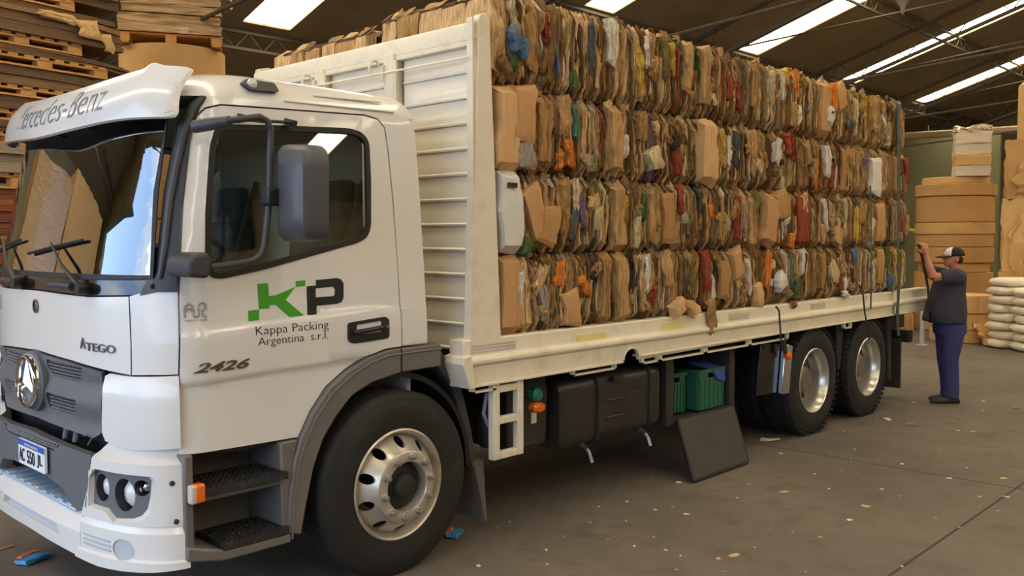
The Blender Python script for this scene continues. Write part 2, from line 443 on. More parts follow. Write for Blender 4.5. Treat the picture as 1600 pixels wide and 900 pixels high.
YC = 1.21
def rnd_top(z): return 1-math.sqrt(max(0, 1-((z-2.5)/.205)**2)) if z > 2.5 else 0
def c_sy(z): return .06+max(0, min(z, 2.5)-1.4)*.085+.22*rnd_top(z)
def c_dx(z): return .2*max(0, min(z, 2.5)-1.65)+.30*rnd_top(z)
class Shell:
    """plan outline of the cab: straight sides, rounded corners, bowed front (a superellipse), narrowing upwards"""
    def __init__(s, a, n, xs, ext=0, flat=False):
        s.a, s.n, s.xs, s.ext = a, n, xs, ext
        N = 800; s.tab = [(0, 0, 0)]; L = 0; q = s.pt(0, 1.2)
        for i in range(1, N+1):
            t = PI*i/N; r = s.pt(t, 1.2); L += math.hypot(r[0]-q[0], r[1]-q[1]); s.tab.append((L, t, r[1])); q = r
        s.L = L
    def pt(s, t, z, o=0):
        w = YC-c_sy(z)+s.ext+o; a = s.a+o
        ct, st = cos(t), max(0, sin(t))
        return (s.xs+c_dx(z)-a*st**(2/s.n), YC-math.copysign(w*abs(ct)**(2/s.n), ct), z)
    def sy(s, y):
        lo, hi = 0, len(s.tab)-1
        while hi-lo > 1:
            m = (lo+hi)//2
            if s.tab[m][2] < y: lo = m
            else: hi = m
        a, b = s.tab[lo], s.tab[hi]; f = (y-a[2])/max(1e-9, b[2]-a[2])
        return a[0]+(b[0]-a[0])*max(0, min(1, f))
    def sx(s, x):
        if x >= s.xs: return s.xs-x
        t = min(1, (s.xs-x)/s.a); th = math.asin(min(1, t**(s.n/2)))
        k = th/PI*800; i = int(k); return s.tab[i][0]+(s.tab[min(800, i+1)][0]-s.tab[i][0])*(k-i)
    def __call__(s, u, z, o=0):
        if u <= 0: return (s.xs+c_dx(z)-u, YC-(YC-c_sy(z)+s.ext)-o, z)
        if u >= s.L: return (s.xs+c_dx(z)+(u-s.L), YC+(YC-c_sy(z)+s.ext)+o, z)
        lo, hi = 0, 800
        while hi-lo > 1:
            m = (lo+hi)//2
            if s.tab[m][0] < u: lo = m
            else: hi = m
        a, b = s.tab[lo], s.tab[hi]; f = (u-a[0])/max(1e-9, b[0]-a[0])
        return s.pt(a[1]+(b[1]-a[1])*f, z, o)
CAB = Shell(.36, 2.6, -1.10)
BUM = Shell(.42, 2.8, -1.10, .01)
def yside(x, z):
    w = YC-c_sy(z); t = -1.10+c_dx(z)-x
    return YC-w if t <= 0 else YC-w*max(0, 1-min(1, t/.36)**2.6)**(1/2.6)
def SIDE(x, z, o=0): return (x, yside(x, z)-o, z)
def off(fn, d): return lambda u, v, o=0: fn(u, v, o+d)

truck = thing('truck', 'white flatbed truck with a green and black KP logo, loaded with cardboard bales', 'truck', (2.5, 1.21, 0))
T = truck
def cabp(name, poly, fn, m, parent=T, th=.02, step=.05, holes=(), cuts=(), smooth=28, mirror=True, label=None):
    o = skin(poly, fn, th, holes, step, cuts).build(name, m, parent, smooth)
    if label: o['label'] = label
    if mirror: mirror_copy(o)
    return o
def ypoly(sh, pts): return [(sh.sy(y), z) for y, z in pts]

# roof cap
def roof():
    mb = MB(); rings = []
    zs = [2.556, 2.58, 2.605, 2.63, 2.652, 2.67, 2.685, 2.697, 2.703]
    us = [-1.32+i*(1.32/10) for i in range(10)]+[CAB.L*i/56 for i in range(57)]+[CAB.L+(i+1)*(1.32/10) for i in range(10)]
    for z in zs:
        k = rnd_top(z); ring = []
        for u in us:
            x, y, _ = CAB(u, z)
            if u < 0 or u > CAB.L:
                t = (-u if u < 0 else u-CAB.L)/1.32
                x0 = -1.10+c_dx(z); x = x0+(.235-.14*k-x0)*t
            ring.append((x, y, z))
        rings.append(ring)
    n = len(us); vs = [v for r in rings for v in r]; fs = []
    for i in range(len(zs)-1):
        for j in range(n): fs.append((i*n+j, i*n+(j+1) % n, (i+1)*n+(j+1) % n, (i+1)*n+j))
    fs.append(tuple((len(zs)-1)*n+j for j in range(n))); fs.append(tuple(range(n)))
    mb.add(vs, fs)
    o = mb.build('roof', WHITE, T, 25)
    g = MB()          # pressed ribs along the roof edge
    for z0, x0, x1 in ((2.625, -.42, .02), (2.575, -.62, .09)):
        g.bar((x0, CAB(-.5, z0)[1]-.001, z0), (x1, CAB(-.5, z0)[1]-.001, z0+.012), .012, .006)
    g.build('roof_rib', WHITE, o)
roof()
# header above the windscreen
cabp('windscreen_header', [(CAB.sy(.20), 2.46), (CAB.sy(2.22), 2.46), (CAB.sy(2.22), 2.556), (CAB.sy(.20), 2.556)], CAB, WHITE, step=.06, mirror=False)
# door: skin with window opening, pressed waist line and arch cut-out
DOOR = [(-1.236,.889),(-1.232,1.217),(-1.218,1.666),(-1.167,2.039),(-1.101,2.401),(-1.077,2.453),(-1.038,2.494),(-.97,2.515),(-.565,2.53),(-.122,2.546),(-.035,2.533),(.008,2.491),(.024,2.351),(.036,2.067),(.041,1.712),(.036,1.321),(.036,1.283),(-.08,1.279),(-.21,1.248),(-.336,1.193),(-.458,1.116),(-.558,1.003),(-.632,.879),(-.94,.884)]
WIN = [(-1.094,1.787),(-1.076,2.011),(-1.033,2.312),(-1.001,2.405),(-.954,2.422),(-.607,2.445),(-.231,2.464),(-.148,2.45),(-.108,2.405),(-.112,2.203),(-.132,1.942),(-.161,1.89),(-.223,1.863),(-.541,1.793),(-.802,1.735),(-1.026,1.698),(-1.074,1.706),(-1.091,1.742)]
WIN = rounded(WIN, .03, 3)
def door_map(x, z, o=0):
    c1 = 1.223+.033*(x+1.246); d = 0
    if z < c1: d = -.012*min(1, (c1-z)/.03)*(1-.6*min(1, max(0, (c1-.05-z)/.3)))
    c2 = 1.45+.065*(x+1.24) if x < -.113 else 1.523-.15*(x+.113)
    if z < c2 and z >= c1: d = .007*min(1, (c2-z)/.02)
    elif z < c1: d += .007*max(0, 1-(c1-z)/.03)
    return SIDE(x, z, o+d)
dcuts = [((-1.246, 1.223-k), (-.033, 1)) for k in (0, .015, .03)]+[((-1.24, 1.45-k), (-.065, 1)) for k in (0, .01, .02)]
door = cabp('door', DOOR, door_map, WHITE, holes=[WIN], step=.05, cuts=dcuts, smooth=40)
inner = [(x*.985-.008, z*.97+.06) for x, z in WIN]
def shrink(poly, d):
    n = len(poly); out = []
    cx = sum(q[0] for q in poly)/n; cz = sum(q[1] for q in poly)/n
    for i in range(n):
        a = Vector(poly[i-1]); b = Vector(poly[i]); c = Vector(poly[(i+1) % n])
        t = (c-a).normalized(); nn = Vector((-t.y, t.x))
        if nn.dot(Vector((cx, cz))-b) < 0: nn = -nn
        out.append(tuple(b+nn*d))
    return out
skin([q for q in shrink(WIN, -.006)], off(SIDE, .004), .03, [shrink(WIN, .022)], .06).build('window_seal', RUBBER, door, 30)
skin(shrink(WIN, .015), off(SIDE, -.012), .005, (), .06).build('side_window', DOORGL, door, 30)
gd = [o for o in bpy.data.objects if o.name.startswith('door.')][0]
skin(shrink(WIN, .004), lambda x, z, o=0: (x, 2*YC-SIDE(x, z, o-.012)[1], z), .005, (), .06).build('side_window', DOORGL, gd, 30)
# window divider and quarter-light bar
MB().tube([SIDE(-.13, 2.40, -.02), SIDE(-.155, 1.93, -.02)], .008, 6).build('window_channel', STEEL, door)
# handle: recessed plate with a grip
hp = rounded([(-.326,1.438),(-.074,1.455),(-.05,1.44),(-.052,1.336),(-.295,1.326),(-.328,1.345)], .02, 3)
hd = skin(hp, off(SIDE, .014), .012, [rounded([(-.27,1.425),(-.10,1.436),(-.10,1.375),(-.27,1.37)], .012, 3)], .08).build('door_handle', BLACK, door, 30, label='black recessed door handle')
skin(hp, off(SIDE, .003), .004, (), .08).build('handle_cup', GLOSSBLACK, hd, 30)
mb = MB(); mb.tube([SIDE(-.30, 1.385, .022), SIDE(-.20, 1.392, .026), SIDE(-.10, 1.40, .022)], .013, 8); mb.build('handle_grip', BLACK, hd)
MB().lathe([(.008, -.002), (.008, .004)], SIDE(-.068, 1.40, .016), 'y', 12).build('lock_barrel', STEEL, hd)

# rear quarter panel, rear wall, pillar strips, far side
RQ = [(.046,1.283),(.047,1.712),(.044,2.067),(.032,2.351),(.016,2.495),(-.03,2.541),(-.12,2.554),(.19,2.56),(.232,2.48),(.236,2.145),(.232,1.283)]
cabp('rear_quarter_panel', RQ, SIDE, WHITE, step=.07)
cabp('quarter_panel_step', [(.05,1.49),(.21,1.495),(.226,1.475),(.226,1.29),(.05,1.29)], off(SIDE, .006), WHITE, step=.08, th=.006)
AP = [(-1.236,1.60),(-1.226,1.666),(-1.175,2.039),(-1.109,2.401),(-1.085,2.457),(-1.042,2.501),(-.97,2.523),(-.565,2.538),(-.13,2.554),(-.13,2.562),(-1.02,2.562),(-1.075,2.52),(-1.125,2.40),(-1.195,2.04),(-1.245,1.666)]
cabp('door_pillar', AP, SIDE, WHITE, step=.06)
jam = [(-1.25,.93),(-1.25,1.7),(-1.19,2.1),(-1.10,2.45),(-.97,2.55),(0,2.56),(.06,2.5),(.06,1.27),(-.06,1.24),(-.45,1.06),(-.66,.86),(-1.0,.86)]
cabp('door_jamb', jam, off(SIDE, -.03), RUBBER, holes=[shrink(WIN, -.03)], step=.1, th=.02)
wb = MB().box(.19, .225, .19, 2.23, .95, 2.56); wb.build('cab_rear_wall', WHITE, T, bevel=.015)
MB().box(.175, .188, .16, 2.26, 1.05, 2.55).build('cab_rear_lining', CABIN, T)
MB().box(-1.25, .2, .14, 2.28, 1.12, 1.20).build('cab_floor', mat('floor_mat', (70, 70, 68), .8), T)
MB().box(-1.0, .15, .25, 2.17, 2.50, 2.53).build('headliner', CABIN, T)
# black trim over the windscreen pillar
TRIM = [(-1.30,1.64),(-1.232,1.64),(-1.226,1.70),(-1.185,2.01),(-1.118,2.34),(-1.066,2.50),(-1.035,2.548),(-1.055,2.556),(-1.095,2.52),(-1.145,2.42),(-1.218,2.10),(-1.285,1.73),(-1.31,1.67)]
cabp('pillar_trim', TRIM, off(SIDE, .012), BLACK, step=.04, th=.03, label='black wind deflector trim on the windscreen pillar')
g = MB().tube([SIDE(x, z, .016) for x, z in ((-1.285,1.70),(-1.252,1.85),(-1.215,2.05),(-1.175,2.22),(-1.13,2.39),(-1.085,2.50),(-1.045,2.55))], [.012,.016,.018,.018,.018,.016,.01], 8)
mirror_copy(g.build('pillar_deflector', DARKGREY, T))
# windscreen and its surround
WS = [(CAB.sy(.185),1.705),(CAB.sy(.6),1.70),(CAB.sy(1.21),1.698),(CAB.sy(1.82),1.70),(CAB.sy(2.235),1.705),(CAB.sy(2.20),2.10),(CAB.sy(2.205),2.46),(CAB.sy(1.21),2.475),(CAB.sy(.215),2.46),(CAB.sy(.22),2.10)]
ws = cabp('windscreen', dense(WS, .08), CAB, WIND, step=.06, th=.006, mirror=False, label='curved tinted windscreen')
skin(dense(shrink(WS, -.012), .08), off(CAB, .006), .02, [dense(shrink(WS, .014), .08)], .08).build('windscreen_seal', RUBBER, T, 30)
skin(ypoly(CAB, [(.9,2.02),(1.05,2.02),(1.05,2.07),(.9,2.07)]), off(CAB, -.01), .002).build('sensor_patch', mat('paper_sticker', (190, 215, 215), .7), ws)
skin(ypoly(CAB, [(.245,1.80),(.275,1.79),(.285,1.84),(.255,1.85)]), off(CAB, -.008), .001).build('sticker', mat('red_sticker', (196, 120, 96), .6), ws)
# cowl under the windscreen
cabp('cowl_panel', dense(ypoly(CAB, [(.235,1.625),(.6,1.612),(1.21,1.62),(1.82,1.612),(2.185,1.625),(2.22,1.697),(1.21,1.690),(.20,1.697)]), .08), off(CAB, -.004), GLOSSBLACK, step=.06, mirror=False)
cabp('cowl_corner', [(CAB.sx(-1.235), 1.655), (CAB.sy(.235), 1.622), (CAB.sy(.20), 1.70), (CAB.sx(-1.225), 1.70)], off(CAB, .004), DARKGREY, step=.03)
MB().lathe([(.012, .0), (.012, .012), (.006, .014)], (CAB(CAB.sy(.17), 1.665, .01)), 'y', 12).build('cowl_bolt', BLACK, T)
# wipers: arm, blade
def wiper(yb, yt, zt, far):
    base = Vector(CAB(CAB.sy(yb), 1.645, .03)); tip = Vector(CAB(CAB.sy(yt), zt, .03))
    w = MB().tube([base, base.lerp(tip, .5)+Vector((-.02, 0, 0)), tip], [.013, .010, .006], 6).build('wiper', BLACK, T)
    MB().lathe([(.03, -.02), (.032, .03), (.02, .05)], base+Vector((.0, 0, 0)), 'x', 14).build('wiper_pivot', BLACK, w)
    bl = [Vector(CAB(CAB.sy(yt-.33+k*.11), zt+.012*(3-k)-.02, .018)) for k in range(7)]
    MB().tube(bl, .008, 6).build('wiper_blade', RUBBER, w)
wiper(.62, 1.02, 1.86, 0); wiper(1.42, 1.85, 1.86, 1)
for yb in (.72, 1.5):
    mb = MB().tube([CAB(CAB.sy(yb+k*.08), 1.655-.004*abs(k-1.5), .02) for k in range(4)], .02, 8); mb.build('washer_hose_cover', DARKGREY, T)
# bonnet flap with crest and model lettering
HOOD = dense([(CAB.sy(.306),1.252),(CAB.sy(.48),1.263),(CAB.sy(.8),1.285),(CAB.sy(1.21),1.30),(CAB.sy(1.62),1.285),(CAB.sy(1.94),1.263),(CAB.sy(2.114),1.252),(CAB.sy(2.12),1.615),(CAB.sy(1.82),1.603),(CAB.sy(1.21),1.612),(CAB.sy(.6),1.603),(CAB.sy(.30),1.615)], .1)
hood = cabp('bonnet_panel', HOOD, CAB, WHITE, step=.05, mirror=False)
cr = MB().lathe([(.036, 0), (.036, .008), (.027, .010), (.027, .004), (.001, .004)], (0, 0, 0), 'x', 24)
cr.v = [(CAB(CAB.sy(1.215), 1.531, .0)[0]-x, 1.215+y, 1.531+z) for x, y, z in cr.v]
cr.build('round_badge', BADGE, hood)
mb = MB()
text_fit('A', -CAB.sy(.69), -CAB.sy(.64), 1.352, 1.405, lambda u, v, o=0: CAB(-u, v-.035*(u+CAB.sy(.69))*0, o+.001), mb, depth=.003, offset=.012)
text_fit('TEGO', -CAB.sy(.635), -CAB.sy(.40), 1.345, 1.385, lambda u, v, o=0: CAB(-u, v, o+.001), mb, depth=.003, offset=.012)
mb.build('model_lettering', BADGE, hood, 0)
# corner panels beside the bonnet
CP = [(CAB.sx(-1.240), 1.262), (CAB.sy(.20), 1.258), (CAB.sy(.298), 1.252), (CAB.sy(.292), 1.617), (CAB.sy(.235), 1.632), (CAB.sx(-1.226), 1.662)]
cabp('corner_panel', dense(CP, .06), CAB, WHITE, step=.04)
def fair(u, z, o=0):
    k = .030*max(0, 1-((z-1.06)/.22)**4)
    if z > 1.16: k = .030*(1-((z-1.16)/.09)**1.5) if z < 1.25 else 0
    return CAB(u, z, o+k)
LC = [(CAB.sx(-1.238), .925), (CAB.sy(.30), .905), (CAB.sy(.47), .93), (CAB.sy(.49), .97), (CAB.sy(.475), 1.236), (CAB.sy(.45), 1.248), (CAB.sy(.30), 1.244), (CAB.sx(-1.238), 1.255)]
cabp('lower_corner_fairing', dense(LC, .05), fair, WHITE, step=.04)
# grille with four mesh inserts and the star
GR = [(.50,1.252),(.80,1.275),(1.21,1.29),(1.62,1.275),(1.92,1.252),(1.90,1.06),(1.84,.97),(1.72,.935),(1.21,.945),(.70,.935),(.58,.925),(.52,.955),(.50,1.06)]
MUL = rounded([(.66,1.262),(1.07,1.268),(1.03,1.185),(.70,1.185)], .02, 3)
MLL = rounded([(.71,1.10),(1.06,1.10),(1.06,1.015),(.76,1.015)], .02, 3)
def mir(poly): return [(2*YC-y, z) for y, z in reversed(poly)]
inserts = [MUL, MLL, mir(MUL), mir(MLL)]
def grmap(u, z, o=0):
    k = .012*cos((z-1.09)*2*PI/.19) if .93 < z < 1.24 else 0
    return CAB(u, z, o+.012+k)
grille = cabp('grille', dense(ypoly(CAB, GR), .06), grmap, GREY, holes=[ypoly(CAB, q) for q in inserts], step=.035, th=.03, mirror=False, smooth=35, label='grey front grille')
MESHM = mat('grille_mesh', (128, 128, 130), .5, var=.05)
for q in inserts:
    ys = [a for a, b in q]; zs = [b for a, b in q]; y0, y1, z0, z1 = min(ys), max(ys), min(zs), max(zs)
    mb = MB()
    skin(ypoly(CAB, q), off(CAB, -.022), .004, (), .06, mb=mb, m=RUBBER)
    rows = int((z1-z0)/.0155)
    for r in range(rows):
        z = z0+(r+.5)*(z1-z0)/rows; n = int((y1-y0)/.03)
        for k in range(n):
            y = y0+(k+.5+(.5 if r % 2 else 0))*(y1-y0)/(n+.5)
            yy0 = y-.0115; yy1 = y+.0115
            a = Vector(CAB(CAB.sy(yy0), z, .0)); b = Vector(CAB(CAB.sy(yy1), z, 0))
            c = (a+b)/2; mb.add([a+Vector((.012, 0, 0)), c+Vector((-.008, 0, -.006)), b+Vector((.012, 0, 0)), c+Vector((-.008, 0, .006)), c+Vector((.02, 0, 0))], [(0,1,3),(1,2,3),(0,4,1),(1,4,2),(2,4,3),(3,4,0)], MESHM)
    mb.build('grille_mesh', None, grille, 0)
star = MB(); SC = Vector((CAB(CAB.sy(1.222), 1.14, .05)[0], 1.222, 1.14))
star.lathe([(.142, .03), (.145, 0), (.138, -.018), (.126, -.022), (.119, -.01), (.119, .03)], SC, 'x', 40)
so = star.build('star_ring', CHROME, grille, 40)
mb = MB()
for k in range(3):
    a = PI/2+k*2*PI/3
    def q(r, t, x): return (SC.x+x, SC.y+r*cos(t), SC.z+r*sin(t))
    tip = q(.128, a, -.004); l = q(.024, a+PI/3, .004); r_ = q(.024, a-PI/3, .004); c = q(0, 0, -.026); bk = q(.02, a, .012)
    mb.add([tip, l, c, r_, bk], [(0,1,2),(0,2,3),(0,4,1),(0,3,4),(1,4,3,2)])
mb.build('star', CHROME, so, 0)
MB().lathe([(.12, .035), (.12, .03), (.001, .03)], SC, 'x', 32).build('star_backing', DARKGREY, so)
MB().lathe([(.16, .06), (.158, .02), (.145, .015)], SC, 'x', 32).build('star_surround', GREY, so)
# black backing added behind the grille gap, standing in for the shade there
mb = MB()
for z0, z1 in ((.84, .95),): skin(dense(ypoly(CAB, [(.45,z0),(1.97,z0),(1.97,z1),(.45,z1)]), .1), off(CAB, -.12), .03, (), .1, mb=mb)
mb.box(-1.33, -1.20, .35, 2.07, .52, 1.28)
mb.build('grille_gap_backing', RUBBER, T)
for y in (.80, .92): MB().tube([CAB(CAB.sy(y), .935, -.03), CAB(CAB.sy(y)+.01, .88, -.02), CAB(CAB.sy(y)+.01, .86, -.08)], .018, 8).build('coolant_hose', mat('hose_rubber', (96, 96, 98), .6), T)
MB().tube([CAB(CAB.sy(.62), .93, -.02), CAB(CAB.sy(.68), .87, -.02)], .004, 5).build('hood_prop', STEEL, T)
# bumper: lower grille, number plate
LG = [(.505,.862),(.80,.875),(1.21,.89),(1.62,.875),(1.915,.862),(1.90,.80),(1.86,.60),(1.78,.575),(1.66,.66),(1.45,.685),(1.21,.69),(.97,.685),(.80,.66),(.64,.575),(.56,.60),(.52,.80)]
LM = rounded([(.80,.868),(1.62,.868),(1.54,.828),(.88,.828)], .015, 3)
lowg = cabp('lower_grille', dense(ypoly(BUM, LG), .06), BUM, GREY, holes=[ypoly(BUM, LM)], step=.05, th=.04, mirror=False, label='grey bumper centre with a narrow mesh slot')
mb = MB(); skin(ypoly(BUM, LM), off(BUM, -.02), .004, (), .1, mb=mb, m=RUBBER)
for r in range(3):
    for k in range(26):
        y = .84+k*.028+(.014 if r % 2 else 0); z = .842+r*.013; a = Vector(BUM(BUM.sy(y), z, -.004))
        mb.add([a+Vector((0, -.011, 0)), a+Vector((-.005, 0, -.007)), a+Vector((0, .011, 0)), a+Vector((-.005, 0, .007)), a+Vector((.02, 0, 0))], [(0,1,3),(1,2,3),(0,4,1),(1,4,2),(2,4,3),(3,4,0)], MESHM)
mb.build('grille_mesh', None, lowg, 0)
PLW = mat('plate_white', (222, 224, 226), .4, var=.03); PLB = mat('plate_blue', (38, 84, 178), .4, var=.05); INK = mat('black_ink', (18, 18, 22), .5, var=.05)
PX = BUM(BUM.sy(1.11), .77)[0]-.022
def PM(y, z, o=0): return (PX-o-.0*(y-1.11), y, z)
pl = skin(rounded([(.925,.705),(1.30,.705),(1.30,.838),(.925,.838)], .012, 3), PM, .012).build('licence_plate', PLW, T, 30, label='white licence plate with a blue band reading AC 550 JL')
skin([(.928,.804),(1.297,.804),(1.297,.835),(.928,.835)], off(PM, .0015), .002).build('plate_band', PLB, pl, 0)
for wd, u0, u1 in (('AC', -1.282, -1.207), ('550', -1.172, -1.062), ('JL', -1.027, -.957)):
    mb = MB(); text_fit(wd, u0, u1, .722, .792, lambda u, v, o=0: PM(-u, v, o+.001), mb, depth=.001, offset=.01); mb.build('plate_lettering', INK, pl, 0)
mb = MB(); text_fit('REPUBLICA ARGENTINA', -1.20, -1.01, .812, .824, lambda u, v, o=0: PM(-u, v, o+.003), mb, depth=.0005); mb.build('band_lettering', PLW, pl, 0)
# step plate in the bumper opening and centre spoiler
mb = MB()
for k in range(9):
    y = .72+k*.11; mb.box(-1.50, -1.28, y, y+.06, .575, .588)
mb.box(-1.50, -1.26, .66, 1.76, .56, .576)
mb.build('bumper_step', mat('ribbed_step', (176, 196, 214), .35, .3, var=.05), T, bevel=.004)
def spo(u, z, o=0): return BUM(u, z, o+.015-.05*max(0, (z-.48)/.08) if z > .48 else o+.015)
cabp('spoiler_centre', dense(ypoly(BUM, [(.60,.36),(.80,.368),(1.21,.375),(1.62,.368),(1.82,.36),(1.82,.50),(1.78,.565),(1.21,.56),(.64,.565),(.60,.50)]), .07), spo, WHITE, step=.04, th=.03, mirror=False, holes=[ypoly(BUM, [(.80,.43),(1.62,.43),(1.58,.475),(.84,.475)])])
skin(dense(ypoly(BUM, [(.78,.42),(1.64,.42),(1.60,.485),(.82,.485)]), .08), off(BUM, -.012), .01, (), .08).build('spoiler_insert', mat('pale_grey_plastic', (176, 180, 188), .4, var=.04), T)
# bumper corners with lamp units
LAMP = [(.504,.778),(.431,.792),(.317,.785),(.168,.784),(.154,.773),(.166,.678),(.187,.633),(.228,.604),(.328,.59),(.392,.634),(.511,.634)]
LOUT = [(.53,.788),(.477,.801),(.317,.799),(.156,.798),(.142,.78),(.148,.7),(.163,.634),(.193,.596),(.24,.576),(.355,.564),(.415,.606),(.545,.612)]
def corner_map(u, z, o=0):
    k = 0
    if z > .85: k = -.045*min(1, (z-.85)/.03)
    if z < .80 and z > .58: k += 0
    return BUM(u, z, o+k)
BC = [(BUM.sx(-1.238), .93), (BUM.sy(.14), .925), (BUM.sy(.30), .925), (BUM.sy(.40), .93), (BUM.sy(.46), .89), (BUM.sy(.50), .86), (BUM.sy(.54), .70), (BUM.sy(.60), .575), (BUM.sy(.61), .56), (BUM.sy(.30), .56), (BUM.sx(-1.228), .565), (BUM.sx(-1.228), .85)]
bc = cabp('bumper_corner', dense(BC, .05), corner_map, WHITE, holes=[ypoly(BUM, LOUT)], step=.035, cuts=[((0, z), (0, 1)) for z in (.85, .88)], smooth=30, th=.025)
far_bc = [o for o in bpy.data.objects if o.name.startswith('bumper_corner.')][0]
def lampunit(parent, far):
    fm = (lambda u, z, o=0: (BUM(u, z, o)[0], 2*YC-BUM(u, z, o)[1], z)) if far else BUM
    # white funnel from the outer edge down to the lamp insert
    mb = MB(); A = [Vector(fm(BUM.sy(y), z, 0)) for y, z in dense(LOUT, .03)]
    ins = dense(LAMP, .03)
    C = [Vector(fm(BUM.sy(y), z, -.025)) for y, z in dense(LOUT, .03)]
    cz = .69; cy = .335
    Bp = []
    for y, z in dense(LOUT, .03): Bp.append(Vector(fm(BUM.sy(cy+(y-cy)*.90), cz+(z-cz)*.90, -.03)))
    n = len(A); mb.add(A+Bp, [(i, (i+1) % n, n+(i+1) % n, n+i) for i in range(n)])
    mb.build('lamp_recess', WHITE, parent, 40)
    cs = [(.452,.707,.052,.066),(.30,.692,.062,.078),(.205,.733,.038,.038)]
    holes = [[(BUM.sy(a+ry*cos(t)), b+rz*sin(t)) for t in [2*PI*k/20 for k in range(20)]] for a, b, ry, rz in cs]
    lu = skin([(BUM.sy(cy+(y-cy)*.94), cz+(z-cz)*.94) for y, z in dense(LOUT, .03)], (lambda u, z, o=0: fm(u, z, o-.028)), .008, holes, .04).build('headlight', GREY, parent, 30, label='grey headlight unit with three round lamps')
    skin([(BUM.sy(cy+(y-cy)*.94), cz+(z-cz)*.94) for y, z in dense(LOUT, .03)], (lambda u, z, o=0: fm(u, z, o-.12)), .006, (), .06).build('headlight_back', RUBBER, lu, 30)
    for (a, b, ry, rz), h in zip(cs, holes):
        mb = MB(); A = [Vector(fm(u, z, -.03)) for u, z in h]; B = [p+Vector((.085, 0, 0)) for p in A]; n = len(A)
        mb.add(A+B, [(i, (i+1) % n, n+(i+1) % n, n+i) for i in range(n)]); mb.build('lamp_tube', BLACK, lu, 60)
        c = Vector(fm(BUM.sy(a), b, -.03))+Vector((.034, 0, 0))
        MB().lathe([(.001, -.028), (rz*.5, -.02), (rz*.8, 0), (rz*.86, .02)], c, 'x', 24).build('lamp_lens', CLEAR if rz > .04 else CHROME, lu)
lampunit(bc, False); lampunit(far_bc, True)
for z, y in ((.766, .093), (.587, .085)):
    MB().lathe([(.013, 0), (.012, -.008), (.006, -.010)], BUM(BUM.sy(y), z, .0), 'y', 12).build('bumper_screw', DARKGREY, bc)
def spc(u, z, o=0):
    return BUM(u, z, o+.012+.012*(1 if z < .41 else 0)*min(1, (.41-z)/.01) - (.03*max(0, (z-.53)/.05) if z > .53 else 0))
SPC = [(BUM.sx(-1.222), .372), (BUM.sy(.16), .36), (BUM.sy(.30), .352), (BUM.sy(.45), .348), (BUM.sy(.64), .36), (BUM.sy(.615), .40), (BUM.sy(.60), .525), (BUM.sy(.58), .57), (BUM.sy(.30), .572), (BUM.sx(-1.222), .582)]
fogp = [(BUM.sy(.294+.062*cos(2*PI*k/24)), .447+.05*sin(2*PI*k/24)) for k in range(24)]
sp = cabp('spoiler_corner', dense(SPC, .05), spc, WHITE, holes=[fogp], step=.035, cuts=[((0, z), (0, 1)) for z in (.40, .41, .53)], th=.03, smooth=30)
skin(fogp, off(BUM, .006), .01).build('fog_lamp_cover', mat('pale_grey_plastic', (176, 180, 188), .4), sp, 30)
for k in range(3):
    skin(dense(ypoly(BUM, [(.37,.425+k*.022),(.57,.432+k*.022),(.57,.442+k*.022),(.37,.436+k*.022)]), .05), off(BUM, .016), .008, (), .05).build('vent_slit', mat('pale_grey_plastic', (176, 180, 188), .4), sp, 30)

# sun visor
VLO = [(.165,-1.195,2.445),(.19,-1.235,2.44),(.30,-1.30,2.442),(.50,-1.36,2.44),(.80,-1.405,2.425),(1.21,-1.445,2.405)]
VHI = [(.205,-1.065,2.672),(.225,-1.10,2.688),(.34,-1.19,2.695),(.52,-1.25,2.675),(.80,-1.30,2.65),(1.21,-1.34,2.63)]
def crv(c, t):       # t 0..1 from the near end to the centre, 1..2 mirrored
    mirr = t > 1
    if mirr: t = 2-t
    L = [0]
    for i in range(1, len(c)): L.append(L[-1]+(Vector(c[i])-Vector(c[i-1])).length)
    d = t*L[-1]; i = 1
    while i < len(c)-1 and L[i] < d: i += 1
    f = (d-L[i-1])/(L[i]-L[i-1]); P = [Vector(c[max(0, min(len(c)-1, i+k))]) for k in (-2, -1, 0, 1)]
    if i+1 > len(c)-1: P[3] = Vector((2*YC-c[-2][0], c[-2][1], c[-2][2]))
    q = .5*((2*P[1])+(-P[0]+P[2])*f+(2*P[0]-5*P[1]+4*P[2]-P[3])*f*f+(-P[0]+3*P[1]-3*P[2]+P[3])*f**3)
    y = 2*YC-q.x if mirr else q.x
    return Vector((q.y, y, q.z))
def VIS(t, v, o=0):
    a = crv(VLO, t); b = crv(VHI, t); p = a.lerp(b, v)
    bul = .03*sin(PI*v)
    e = t; fin = .022*max(0, 1-abs(e-.20)/.06)*max(0, (v-.55)/.45)
    return tuple(p+Vector((-(bul+o), 0, (bul+o)*.35+fin)))
vpoly = rounded([(0,.10),(.02,0),(1.98,0),(2,.10),(1.97,1.0),(.03,1.0)], [.03,.03,.03,.03,.03,.03], 3)
visor = skin(dense(vpoly, .04), VIS, .018, (), .045).build('sun_visor', WHITE, T, 35)
skin(dense(rounded([(.03,.12),(.05,.02),(1.95,.02),(1.97,.12),(1.93,.97),(.07,.97)], .03, 3), .05), off(VIS, -.02), .006, (), .06).build('visor_dark_underside', mat('visor_dark_underside', (60, 60, 62), .7), visor, 35)  # dark skin added so the shaded underside mirrors dark in the windscreen
mb = MB()
text_fit('Mercedes-Benz', .66, 1.60, .22, .80, lambda u, v, o=0: VIS(2-u, v, o+.001), mb, depth=.0015, shear=.16, offset=-.019)
mb.build('visor_lettering', mat('visor_ink', (128, 130, 136), .5), visor, 0)
for t in (.35, .8, 1.2, 1.65):
    a = Vector(VIS(t, .3, -.03)); b = Vector(CAB(CAB.sy(a.y), 2.47, .0)); MB().bar(a, b, .035, .02).build('visor_bracket', DARKGREY, visor)
